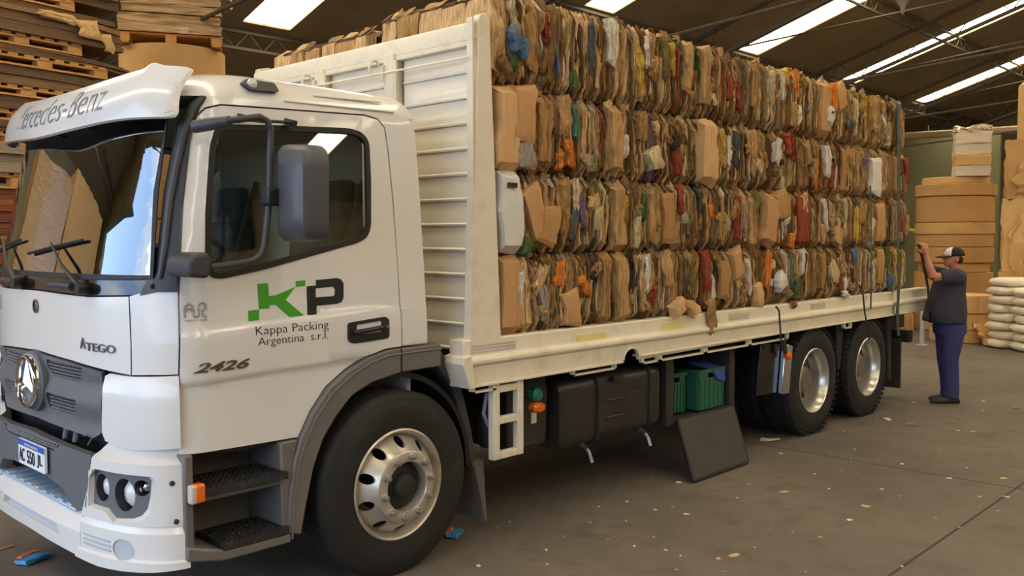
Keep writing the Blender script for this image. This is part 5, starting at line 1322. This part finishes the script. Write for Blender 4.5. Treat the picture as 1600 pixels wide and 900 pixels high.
# second pile further left and behind, filling the gap to the shed wall
# --- tower of kraft reels with a film-wrapped load on top
def reel(name, c, r, z0, z1, label, m=KRAFT, group=None, core=True, seed=0, dome=0):
    rng = random.Random(seed); o = thing(name, label, 'paper reel', (c[0], c[1], z0), group)
    b = r*.995
    prof = [(.06, 0), (r*.97, 0), (r, .012), (r*(1+rng.uniform(-.006, .006)), (z1-z0)*.33), (r*(1+rng.uniform(-.006, .006)), (z1-z0)*.66), (r, z1-z0-.014), (r*.97, z1-z0-.002), (.06, z1-z0-.002+dome)]
    MB().lathe(prof, (c[0], c[1], z0), 'z', 40, close=True).build('reel_body', m, o, 40)
    a = rng.uniform(3.6, 5.2)     # outer wrap end, a raised sheet edge
    pts = []
    vs = []; fs = []; n = 10
    for k in range(n+1):
        t = a+k*.05
        for rr, z in ((r+.004, .01), (r+.010, .01), (r+.010, z1-z0-.01), (r+.004, z1-z0-.01)): vs.append((c[0]+rr*cos(t), c[1]+rr*sin(t), z0+z))
    fs = [(i*4+j, i*4+(j+1) % 4, (i+1)*4+(j+1) % 4, (i+1)*4+j) for i in range(n) for j in range(4)]+[(0,1,2,3), (n*4+3, n*4+2, n*4+1, n*4)]
    MB().add(vs, fs).build('wrapper_edge', m, o, 40)
    return o
RC = (2.02, 6.72)
for i, (z0, z1) in enumerate(((0, 1.05), (1.05, 2.1), (2.1, 3.12), (3.12, 4.10))):
    reel('paper_reel', RC, .60, z0, z1, 'brown paper reel under the film-wrapped load behind the cab, %s of the tower' % ['bottom', 'second', 'third', 'topmost'][i], group='paper reels behind the cab', seed=i)
rng = random.Random(9)
p_ = thing('pallet', 'wooden pallet under the film-wrapped load on the reel tower', 'pallet', (RC[0], RC[1], 4.10))
RM = Matrix.Translation((RC[0], RC[1], 4.10)) @ Matrix.Rotation(math.radians(-28), 4, 'Z')
for a in (-.5, 0, .5):
    for b in (-.42, 0, .42): MB().obox(RM @ Matrix.Translation((a, b, .065)), .12, .1, .08).build('pallet_block', PINE, p_, 0)
    MB().obox(RM @ Matrix.Translation((a, 0, .0125)), .1, .95, .02).build('bottom_board', PINE, p_, 0)
for k in range(7): MB().obox(RM @ Matrix.Translation((0, -.42+k*.14, .115)), 1.15, .10, .02).build('deck_board', PINE, p_, 0)
wl = thing('wrapped_load', 'film-wrapped cardboard load with a sagging film sheet on the reel tower', 'wrapped load', (RC[0], RC[1], 4.23))
for k in range(6):
    vs, fs = crumple_box(rng, RM @ Matrix.Translation((rng.uniform(-.02, .02), rng.uniform(-.02, .02), .13+k*.11)), 1.12-.02*k, .98, .107, .012, .2)
    MB().add(vs, fs).build('wrapped_layer', FILM, wl, 50)
vs, fs = crumple_box(rng, RM @ Matrix.Translation((.16, -.02, .62)), 1.0, 1.04, .20, .05, .12)
MB().add(vs, fs).build('film_sheet', FILM, wl, 60)
# kraft boxes waiting near the entrance: seen mirrored in the windscreen
for i, (x, y, w, h) in enumerate(((-4.8, 7.1, 2.1, 3.6), (-2.75, 6.7, 1.3, 3.3))):
    b_ = thing('board_pile', ['wide kraft-wrapped board pile near the entrance, mirrored in the windscreen', 'narrow film-wrapped board pile near the entrance, mirrored in the windscreen'][i], 'wrapped load', (x, y, 0))
    M = Matrix.Translation((x, y, 0)) @ Matrix.Rotation(.12-.2*i, 4, 'Z')
    for k in range(2):
        vs, fs = crumple_box(random.Random(i*7+k), M @ Matrix.Translation((0, 0, k*h/2)), w, 1.25, h/2-.01, .012, .25)
        MB().add(vs, fs).build('wrapped_block', KRAFT2 if i == 0 else FILM, b_, 50)

# --- right background: reel tower, low reels, wrapped stack, sacks
TW = (16.45, 2.45)
for i, (z0, z1, r) in enumerate(((0,.36,.74),(.36,.68,.70),(.68,1.17,.73),(1.17,1.36,.66),(1.36,1.67,.73),(1.67,1.92,.72),(1.92,2.16,.735),(2.16,2.68,.72),(2.68,2.92,.745),(2.92,3.06,.62))):
    reel('paper_reel', TW, r, z0, z1-.004, 'kraft reel in the tall tower behind the worker, number %s from the floor' % ['one', 'two', 'three', 'four', 'five', 'six', 'seven', 'eight', 'nine', 'ten'][i], group='reels in the tower behind the worker', seed=20+i, m=KRAFT if i % 3 else KRAFT2)
for i, (z0, z1, r) in enumerate(((0,.22,.50),(.22,.52,.48),(.52,.85,.50))):
    reel('paper_reel', (14.3, 1.62), r, z0, z1-.004, ['lowest', 'middle', 'top'][i]+' reel of the short stack right behind the worker', group='short reel stack behind the worker', seed=40+i, m=KRAFT2)
for i, (x, y, z0, z1, r) in enumerate(((15.2, 3.35, 0, .34, .55), (15.2, 3.35, .34, .70, .52))):
    reel('paper_reel', (x, y), r, z0, z1-.004, ['lower', 'upper'][i]+' reel of the low stack behind the truck tail', group='low reels behind the truck tail', seed=50+i, m=KRAFT2)
po = MB().box(13.0, 13.06, 1.80, 1.86, 0, .75); po.box(12.95, 13.11, 1.75, 1.91, 0, .02)
tag(po.build('floor_post', mat('post_grey', (170, 172, 178), .5), smooth=0, bevel=.005), 'grey steel floor post behind the truck tail', 'post')
# white bundle on the tower
wb_ = thing('paper_bundle', 'white film-wrapped paper bundle on top of the reel tower', 'paper bundle', (16.2, 2.0, 3.06))
WP = mat('white_paper', (222, 208, 182), .6, var=.1, scale=6, stretch=(1, 1, 12), bump=.5, bscale=10, bstretch=(.5, .5, 8))
WM = Matrix.Translation((16.25, 2.1, 3.06)) @ Matrix.Rotation(.4, 4, 'Z')
for k in range(4):
    vs, fs = crumple_box(random.Random(k), WM @ Matrix.Translation((.01*(-1)**k, 0, k*.21)), .70, .62, .205, .012, .15); MB().add(vs, fs).build('paper_block', WP if k != 1 else KRAFT2, wb_, 40)
vs, fs = crumple_box(random.Random(7), WM @ Matrix.Translation((.03, 0, .84)), .64, .6, .12, .05, .12); MB().add(vs, fs).build('film_cap', WP, wb_, 50)
# kraft-draped tower at the right edge
DT = Matrix.Translation((15.35, .75, 0)) @ Matrix.Rotation(.25, 4, 'Z')
dt = thing('draped_stack', 'tall stack draped in crumpled kraft paper behind the white sacks', 'wrapped load', (15.35, .75, 0))
for k, (z0, z1, s, mm) in enumerate(((0, 1.25, 1.0, KRAFT), (1.25, 2.55, .96, KRAFT2), (2.55, 3.6, .9, KRAFT))):
    vs, fs = crumple_box(random.Random(30+k), DT @ Matrix.Translation((0, 0, z0)), s, s, z1-z0-.01, .035, .14); MB().add(vs, fs).build('draped_block', mm, dt, 50)
for k, (u, z, w, h) in enumerate(((-.42, 2.05, .5, 1.0), (-.3, 1.3, .45, .9), (-.45, 3.0, .5, .5), (.1, 1.7, .5, 1.1), (.0, 2.9, .6, .6))):
    vs, fs = sheet_geo(random.Random(60+k), w, h, 9, 7, .05, .02, .04, .1, .4, .05, .05)
    vv = [tuple(DT @ Vector((-.52-d, u+a, z+b))) for a, b, d in vs]
    link('kraft_drape', flat_mesh('kraft_drape', vv, fs, KRAFT2 if k % 2 else KRAFT), dt)
tr_ = thing('paper_reel', 'tall upright reel with black film bands at the upper right corner', 'paper reel', (15.6, .62, 3.6))
MB().lathe([(.05, 0), (.48, 0), (.48, 1.02), (.42, 1.08), (.05, 1.08)], (15.6, .62, 3.6), 'z', 32, close=True).build('reel_body', KRAFT2, tr_)
for z in (.30, .52, .72): MB().lathe([(.485, 0), (.51, .03), (.51, .13), (.485, .16)], (15.52, .50, 3.6+z), 'z', 32).build('film_band', mat('black_film', (52, 46, 40), .25, var=.3, coat=.4), tr_)
# white sacks
SK = mat('white_sack', (232, 220, 198), .6, var=.08, scale=6, bump=.5, bscale=9)
def sack_mesh(seed):
    rng = random.Random(seed); vs, fs = [], []
    N, M_ = 14, 8
    for i in range(M_+1):
        a = -PI/2+PI*i/M_
        for j in range(N):
            t = 2*PI*j/N; ca, sa = cos(a), sin(a)
            x = math.copysign(abs(cos(t))**.45, cos(t))*abs(ca)**.5*.34; y = math.copysign(abs(sin(t))**.45, sin(t))*abs(ca)**.5*.24
            vs.append((x*(1+rng.uniform(-.06, .06)), y*(1+rng.uniform(-.06, .06)), .078+.078*math.copysign(abs(sa)**.7, sa)+rng.uniform(-.008, .008)*abs(ca)))
    for i in range(M_):
        for j in range(N): fs.append((i*N+j, i*N+(j+1) % N, (i+1)*N+(j+1) % N, (i+1)*N+j))
    return flat_mesh('white_sack', vs, fs, SK)
sm_ = [sack_mesh(i) for i in range(4)]
for me in sm_: me.set_sharp_from_angle(angle=1.2)
ORD = ['lowest', 'second', 'third', 'fourth', 'fifth', 'sixth', 'seventh', 'eighth']
for c, (x, y, n) in enumerate(((13.75, .64, 8), (13.45, .18, 7))):
    for k in range(n):
        o = link('white_sack', sm_[(k+c) % 4]); o.location = (x+.02*sin(k*2+c), y+.02*cos(k*3), k*.148)
        o.rotation_euler.z = -.7+(.12 if k % 2 else -.1)
        tag(o, 'white sack in the %s stack at the right edge, %s from the floor' % (['left', 'right'][c], ORD[k]), 'sack', 'white sacks at the right edge')
for i, (x, y, r) in enumerate(((14.0, 1.15, .3), (13.75, 1.05, -.6))):
    vs, fs = sheet_geo(random.Random(80+i), .45, .5, 6, 6, .05, .02, .03, .1, .4, .0, .05)
    vv = [(x+a, y+b*.4-d, .02+max(0, .25+b)*.7) for a, b, d in vs]
    tag(link('torn_kraft', flat_mesh('torn_kraft', vv, fs, KRAFT)), ['torn kraft sheet leaning on the short reel stack', 'crumpled kraft sheet between the reels and white sacks'][i], 'cardboard')
# pipe, hose and panel at the far end
pi_ = MB().tube([(25, 3.2, 4.83), (25, 9.2, 4.93)], .11, 14); pi_.tube([(25, 6.0, 4.60), (25, 6.0, 5.15)], .02, 6)
tag(pi_.build('overhead_pipe', mat('painted_pipe', (184, 158, 112), .5, var=.08)), 'long tan pipe running high across the far end', 'pipe')
tag(MB().tube([(24, 6.9, 5.35), (24, 7.9, 5.5)], .13, 14).build('overhead_pipe', mat('painted_pipe', (184, 158, 112), .5)), 'short tan pipe stub beside the top bales at the tail', 'pipe')
tag(MB().box(27, 27.12, 4.6, 10.9, 0, 5.0).build('wall_partition', WALLG, smooth=0), kind='structure')
tag(MB().tube([(16.62, 4.32, 2.12), (16.55, 3.9, 2.20), (16.5, 3.6, 2.14), (16.45, 3.35, 2.02), (16.42, 3.19, 1.98)], .035, 8).build('yellow_hose', mat('yellow_hose', (222, 172, 30), .5)), 'yellow hose looped left of the tall reel tower', 'hose')
tag(MB().box(16.5, 16.75, 4.30, 4.55, 0, 2.35).build('wall_pillar', WALLG, smooth=0, bevel=.01), kind='structure')
dl = MB().lathe([(.10, 0), (.12, -.06), (.05, -.16), (.02, -.3)], (13.2, 2.35, 6.05), 'z', 16)
tag(dl.build('ceiling_lamp', mat('lamp_shell', (150, 140, 120), .5)), 'small unlit lamp hanging from the roof between skylights', 'lamp')

# --- straps and cords on the load
STRAP = mat('strap_webbing', (70, 84, 88), .8, var=.15, scale=20, bump=.3, bscale=120)
st_ = MB(); pts = [(6.80, .30, 3.385), (6.80, .02, 3.37), (6.80, -.06, 3.30), (6.81, -.075, 2.6), (6.83, -.075, 1.9), (6.84, -.09, 1.42), (6.85, -.085, 1.20), (6.86, -.075, 1.05), (6.90, -.07, .92), (6.95, -.06, .80)]
def ribbon(pts, w, t=.004):
    mb = MB(); vs = []
    for i, p in enumerate(pts):
        p = Vector(p); d = (Vector(pts[min(i+1, len(pts)-1)])-Vector(pts[max(i-1, 0)])).normalized(); s = Vector((1, 0, 0))*w/2; n = d.cross(s).normalized()*t/2
        vs += [p-s-n, p+s-n, p+s+n, p-s+n]
    N = len(pts)
    return mb.add(vs, [(i*4+j, i*4+(j+1) % 4, (i+1)*4+(j+1) % 4, (i+1)*4+j) for i in range(N-1) for j in range(4)]+[(0,1,2,3), ((N-1)*4+3, (N-1)*4+2, (N-1)*4+1, (N-1)*4)])
tag(ribbon(pts, .075).build('tie_down_strap', STRAP), 'wide grey-green webbing strap over the bales near the tail', 'strap')
tag(ribbon([(6.08, -.07, 2.40), (6.10, -.085, 1.9), (6.11, -.085, 1.5), (6.12, -.085, 1.22), (6.13, -.08, 1.14)], .035).build('tie_down_strap', STRAP), 'narrow dark strap hanging left of the wide strap', 'strap')
CORD = mat('dark_cord', (48, 50, 46), .8)
for i, (pp, lb) in enumerate((([(4.12, -.07, 1.28), (4.17, -.075, 1.24), (4.19, -.075, 1.12), (4.22, -.07, 1.0), (4.27, -.06, .88)], 'thin cord hanging over the rail above the marker lamp'),
                             ([(5.85, -.07, 1.40), (5.93, -.08, 1.30), (5.98, -.08, 1.12), (6.05, -.08, .98), (6.16, -.06, .82)], 'thin cord hanging over the rail in front of the rearmost wheel'))):
    tag(MB().tube(pp, .009, 6).build('hanging_cord', CORD), lb, 'cord')

# --- litter on the floor
LIT = [(4.51,.19,.137),(3.02,-.44,.039),(3.01,-.74,.065),(1.99,-.3,.025),(1.78,.03,.013),(2.64,-.56,.011),(1.28,-.44,.032),(1.45,-1.12,.028),(1.56,-1.16,.057),(2.22,-1.38,.028),(2.2,-1.21,.016),(2.06,-1.95,.015),(3.87,-1.82,.027),(4.0,-1.97,.037),(4.24,-1.49,.034),(3.58,-1.23,.027),(3.07,-1.32,.052),(3.91,-.78,.015),(4.1,-.15,.038),(2.7,-.02,.034),(2.05,-.51,.035),(.4,-.18,.023),(7.41,-.07,.05),(7.53,-.13,.034),(8.02,-.63,.029),(6.22,-.24,.099),(6.13,-.5,.081),(6.19,-1.07,.043),(6.15,-.95,.029),(5.14,-1.12,.019),(1.46,-.15,.012),(1.29,-.63,.018),(2.02,-.04,.024),(2.72,.24,.015),(3.32,-.94,.022),(2.69,-1.37,.029),(3.03,-1.95,.017),(4.53,-1.8,.046),(7.82,-1.01,.073),(4.79,.07,.035),(4.45,-1.05,.027),(3.65,-.67,.029),(5.37,-.15,.018),(1.13,-.2,.009),(1.34,-.93,.009),(1.13,-1.04,.008),(1.11,.25,.01),(.96,.22,.01),(3.13,-1.77,.012),(1.65,-.3,.01),(.69,-.45,.009),(6.08,-.17,.019),(6.69,-.26,.027)]
LM_ = [mat('scrap_tan', (196, 162, 116), .8), mat('scrap_pale', (222, 208, 184), .8), mat('scrap_brown', (150, 118, 84), .85), mat('scrap_white', (230, 226, 218), .7)]
def scrap_mesh(rng, w, m, asp=.6):
    n = rng.randint(6, 9); ring = []
    for k in range(n):
        a = 2*PI*k/n; r = w*rng.uniform(.36, .62); ring.append((r*cos(a), r*sin(a)*asp))
    vs = [(x, y, .002+abs(rng.gauss(0, w*.05))) for x, y in ring]+[(0, 0, .004+w*rng.uniform(.02, .12))]
    vs += [(x, y, z-.0015) for x, y, z in vs]
    fs = [(k, (k+1) % n, n) for k in range(n)]+[((k+1) % n+n+1, k+n+1, 2*n+1) for k in range(n)]+[(k, k+n+1, (k+1) % n+n+1, (k+1) % n) for k in range(n)]
    return flat_mesh('floor_scrap', vs, fs, m)
rng = random.Random(77)
BIG = {0: 'large flattened brown scrap on the floor beside the forward rear wheel', 8: 'long pale scrap on the floor nearest the camera', 25: 'broad brown scrap on the floor beside the rearmost wheel', 26: 'second broad brown scrap on the floor, just nearer than the one by the rearmost wheel', 38: 'brown scrap on the floor right of the worker', 2: 'creased tan scrap on the floor right of the open tool box lid'}
for li, (x, y, w) in enumerate(LIT):
    o = link('floor_scrap', scrap_mesh(rng, max(w*1.35, .018), LM_[rng.choice([0, 0, 1, 2]) if w > .03 else rng.choice([1, 3, 0])], rng.uniform(.5, .9)))
    o.location = (x, y, 0); o.rotation_euler.z = rng.uniform(0, 6)
    tag(o, BIG.get(li, 'small torn paper scrap littering the concrete floor'), 'scrap', 'paper scraps littering the floor')
for k in range(70):
    x = rng.uniform(.5, 12); y = rng.uniform(-2.6, .2)-(.1 if x < 3 else 0)
    o = link('floor_scrap', scrap_mesh(rng, rng.choice([.008, .010, .014, .018, .03]), rng.choice(LM_), rng.uniform(.5, .9)))
    o.location = (x, y, 0); o.rotation_euler.z = rng.uniform(0, 6)
    tag(o, 'small torn paper scrap littering the concrete floor', 'scrap', 'paper scraps littering the floor')
def packet(x, y, rz, w, lab):
    t = thing('crushed_packet', lab, 'packet', (x, y, 0))
    M = Matrix.Translation((x, y, .012)) @ Matrix.Rotation(rz, 4, 'Z')
    vs, fs = crumple_box(random.Random(int(x*100)), M, w, w*.55, .02, .006, .05); MB().add(vs, fs).build('packet_body', mat('packet_blue', (64, 146, 196), .4, var=.2), t, 30)
    vs, fs = crumple_box(random.Random(int(x*90)), M @ Matrix.Translation((w*.1, w*.32, .004)), w*.7, w*.22, .022, .004, .05); MB().add(vs, fs).build('packet_flap', mat('packet_orange', (206, 104, 56), .5, var=.2), t, 30)
packet(-1.34, 1.76, .4, .17, 'crushed blue and orange packet on the floor before the bumper'); packet(.66, .30, .5, .13, 'crushed blue and orange packet behind the front wheel')
o = link('floor_scrap', scrap_mesh(rng, .13, LM_[2], .25)); o.location = (-1.38, 2.12, 0); tag(o, 'thin brown scrap on the floor at the lower left corner', 'scrap')
# ------------------------------------------------------------------ the worker
SKINM = mat('skin', (188, 124, 88), .55, var=.06, scale=12)
SHIRT = mat('shirt_cloth', (56, 56, 68), .9, var=.14, scale=9, bump=.5, bscale=12)
TROUS = mat('trouser_cloth', (54, 52, 98), .9, var=.14, scale=9, bump=.5, bscale=10, bstretch=(1, 1, .5))
SHOE = mat('shoe_leather', (44, 40, 38), .6, var=.15)
CAPB = mat('cap_black', (28, 26, 28), .8); CAPW = mat('cap_white', (226, 220, 210), .8); HAIR = mat('hair', (34, 28, 24), .8)
PB = Vector((7.73, -.33, 0)); PF = Vector((-.692, .722, 0)); PL = Vector((-.722, -.692, 0))
def PP(f, l, z): return tuple(PB+PF*f+PL*l+Vector((0, 0, z)))
worker = thing('person', 'worker in dark shirt, blue trousers and black-and-white cap reaching up to a strap', 'person', tuple(PB))
def remesh(o, v, it=4):
    r = o.modifiers.new('remesh', 'REMESH'); r.mode = 'VOXEL'; r.voxel_size = v; r.use_smooth_shade = True
    s = o.modifiers.new('smooth', 'SMOOTH'); s.iterations = it; s.factor = .5
    return o
def rings(mb, L, n=20, l0=0.0):
    """L: (z, forward centre, half depth, half width)"""
    vs = []
    for z, fc, hd, hw in L:
        for k in range(n):
            a = 2*PI*k/n; c, s = cos(a), sin(a)
            vs.append(PP(fc+hd*math.copysign(abs(c)**.85, c), l0+hw*math.copysign(abs(s)**.85, s), z))
    fs = [(i*n+k, i*n+(k+1) % n, (i+1)*n+(k+1) % n, (i+1)*n+k) for i in range(len(L)-1) for k in range(n)]+[tuple(range(n)), tuple((len(L)-1)*n+k for k in range(n))]
    mb.add(vs, fs); return mb
def limb(mb, pts, rs, n=12): return mb.tube([PP(*p) for p in pts], rs, n)
def ball(mb, f, l, z, rf, rl, rz, n=14):
    vs = []; m = 9
    for i in range(m+1):
        a = -PI/2+PI*i/m
        for k in range(n): t = 2*PI*k/n; vs.append(PP(f+rf*cos(a)*cos(t), l+rl*cos(a)*sin(t), z+rz*sin(a)))
    mb.add(vs, [(i*n+k, i*n+(k+1) % n, (i+1)*n+(k+1) % n, (i+1)*n+k) for i in range(m) for k in range(n)]); return mb
# body: head with face, neck, arms, hands, trunk and legs in one skin
bd = MB()
rings(bd, [(.88, 0, .12, .16), (1.0, .02, .14, .17), (1.2, .02, .13, .18), (1.40, .0, .11, .19), (1.47, -.02, .08, .12), (1.50, -.03, .06, .07)])
limb(bd, [(-.05, 0, 1.44), (-.045, 0, 1.53), (-.03, 0, 1.58)], [.062, .058, .06])
ball(bd, -.03, 0, 1.645, .096, .075, .115); ball(bd, .01, 0, 1.60, .07, .056, .065)       # skull and jaw
ball(bd, .072, 0, 1.625, .022, .013, .022); ball(bd, .06, 0, 1.583, .014, .024, .010); ball(bd, .05, 0, 1.553, .022, .022, .016)   # nose, lips, chin
ball(bd, .058, .0, 1.668, .014, .05, .012)                                                   # brow
for s in (-1, 1):
    ball(bd, -.035, s*.076, 1.625, .022, .012, .034)
    g0 = .015 if s > 0 else -.05
    limb(bd, [(-.01, s*.09, .92), (.02+g0*.6, s*.10, .5), (g0, s*.105, .08)], [.08, .055, .04])
AL = [(.0, .20, 1.455), (.15, .215, 1.435), (.285, .20, 1.43)]; FL = [(.285, .20, 1.43), (.33, .185, 1.55), (.355, .165, 1.665)]
AR = [(.0, -.20, 1.455), (.12, -.20, 1.47), (.215, -.15, 1.50)]; FR = [(.215, -.15, 1.50), (.27, -.06, 1.58), (.315, .02, 1.67)]
limb(bd, AL, [.062, .055, .048]); limb(bd, FL, [.050, .044, .032]); limb(bd, AR, [.062, .055, .048]); limb(bd, FR, [.050, .044, .032])
def hand(w, d, side):
    """w wrist, d palm direction, five fingers curled round the strap"""
    w = Vector(w); d = Vector(d).normalized(); s = d.cross(Vector((0, 1, 0))).normalized(); up = s.cross(d).normalized()
    c = w+d*.05
    limb(bd, [tuple(w), tuple(w+d*.045), tuple(w+d*.085)], [.030, .040, .034], 10)
    for k, ln in enumerate((.070, .080, .076, .060)):
        b = w+d*.085+s*(-.030+.020*k)
        p1 = b+d*ln*.45+up*.008*side; p2 = p1+d*ln*.2+up*.028*side; p3 = p2-d*ln*.25+up*.022*side
        limb(bd, [tuple(b-d*.02), tuple(p1), tuple(p2), tuple(p3)], [.0105, .010, .0095, .008], 7)
    t0 = w+d*.03-s*.036; limb(bd, [tuple(t0), tuple(t0+d*.03-s*.022+up*.015*side), tuple(t0+d*.055-s*.012+up*.035*side)], [.014, .012, .009], 7)
hand((.357, .163, 1.672), (.10, -.05, 1), -1); hand((.318, .028, 1.678), (.35, .25, .9), -1)
body = remesh(bd.build('body', SKINM, worker, 60), .0075, 3)
sh = MB()
rings(sh, [(.90, .03, .195, .215), (.93, .035, .20, .22), (1.02, .045, .215, .225), (1.12, .045, .205, .225), (1.25, .03, .17, .222), (1.36, .01, .15, .225), (1.43, -.01, .13, .225), (1.475, -.025, .10, .16), (1.50, -.03, .075, .085), (1.515, -.035, .068, .072)])
limb(sh, [(-.02, .16, 1.425), (.06, .215, 1.44), (.16, .222, 1.435), (.215, .216, 1.432)], [.10, .095, .082, .080]); limb(sh, [(-.02, -.16, 1.425), (.06, -.21, 1.45), (.14, -.195, 1.475)], [.10, .092, .080])
remesh(sh.build('shirt', SHIRT, worker, 60), .016, 5)
tro = MB()
rings(tro, [(.93, .0, .165, .185), (.86, -.005, .17, .19), (.78, -.005, .165, .19)])
for s, f0 in ((1, .015), (-1, -.05)):
    limb(tro, [(0, s*.09, .88), (.0+f0*.3, s*.095, .72), (.02+f0*.6, s*.10, .5), (f0*.8, s*.10, .3), (f0-.01, s*.105, .12), (f0, s*.105, .06)], [.125, .118, .092, .086, .084, .088])
remesh(tro.build('trousers', TROUS, worker, 60), .016, 4)
for s, f0 in ((1, .03), (-1, -.05)):
    sb = MB(); vs = []
    L = [(-.10, .045, .05), (-.085, .05, .085), (-.02, .048, .09), (.06, .05, .075), (.13, .052, .06), (.18, .045, .05), (.205, .025, .03)]
    n = 12
    for f, hw, h in L:
        for k in range(n):
            a = 2*PI*k/n; vs.append(PP(f0+f, s*.11+hw*cos(a), max(0, h/2+h/2*math.copysign(abs(sin(a))**.6, sin(a)))))
    sb.add(vs, [(i*n+k, i*n+(k+1) % n, (i+1)*n+(k+1) % n, (i+1)*n+k) for i in range(len(L)-1) for k in range(n)]+[tuple(range(n)), tuple((len(L)-1)*n+k for k in range(n))])
    sb.build('shoe', SHOE, worker, 50)
# cap: crown with white front panels, brim
def crown(a0, a1, m, nm):
    mb = MB(); vs = []; n = 12; q = 6
    for i in range(q+1):
        e = PI/2*i/q
        for k in range(n+1):
            t = a0+(a1-a0)*k/n; r = cos(e)**.8 if e < PI/2-.01 else .02
            vs.append(PP(-.035+.118*r*cos(t), .094*r*sin(t), 1.665+.10*sin(e)))
    w = n+1; mb.add(vs, [(i*w+k, i*w+k+1, (i+1)*w+k+1, (i+1)*w+k) for i in range(q) for k in range(n)])
    o = mb.build(nm, m, worker, 60); s = o.modifiers.new('thick', 'SOLIDIFY'); s.thickness = .006; return o
cp = crown(.95, 2*PI-.95, CAPB, 'cap'); cw = crown(-.95, .95, CAPW, 'cap_front')
br = MB(); vs = []
for k in range(11):
    t = -1.15+2.3*k/10; vs += [PP(-.035+.116*cos(t), .092*sin(t), 1.668), PP(.02+.155*cos(t)*(1 if abs(t) < .9 else .95), .085*sin(t), 1.655-.012*abs(sin(t)))]
br.add(vs, [(2*k, 2*k+1, 2*k+3, 2*k+2) for k in range(10)])
o = br.build('cap_brim', CAPB, worker, 60); s = o.modifiers.new('thick', 'SOLIDIFY'); s.thickness = .006
hb_ = MB(); ball(hb_, -.05, 0, 1.62, .085, .08, .06); hb_.build('hair', HAIR, worker, 60)
MB().add([PP(.078, -.012, 1.715), PP(.078, .012, 1.715), PP(.07, .012, 1.735), PP(.07, -.012, 1.735)], [(0,1,2,3)]).build('cap_emblem', CAPB, cw, 0)
# strap he is working on, with its ratchet hanging at the bale end
tag(MB().tube([PP(.43, .12, 1.80), PP(.40, .12, 1.72), PP(.36, .13, 1.55), PP(.32, .15, 1.30), PP(.30, .15, 1.10), PP(.33, .14, .98)], .014, 6).build('tie_down_strap', mat('black_webbing', (34, 34, 36), .8)), 'dark strap hanging from the hands of the worker', 'strap')
rt = thing('strap_ratchet', 'black strap ratchet hanging in front of the belly of the worker', 'ratchet', PP(.32, .15, .98))
MB().obox(Matrix.Translation(PP(.33, .14, 1.00)) @ Matrix.Rotation(.6, 4, 'Y'), .05, .06, .12).build('ratchet_body', BLACK, rt, bevel=.006)
MB().tube([PP(.33, .11, .97), PP(.33, .17, .97)], .02, 8).build('ratchet_spool', STEEL, rt)
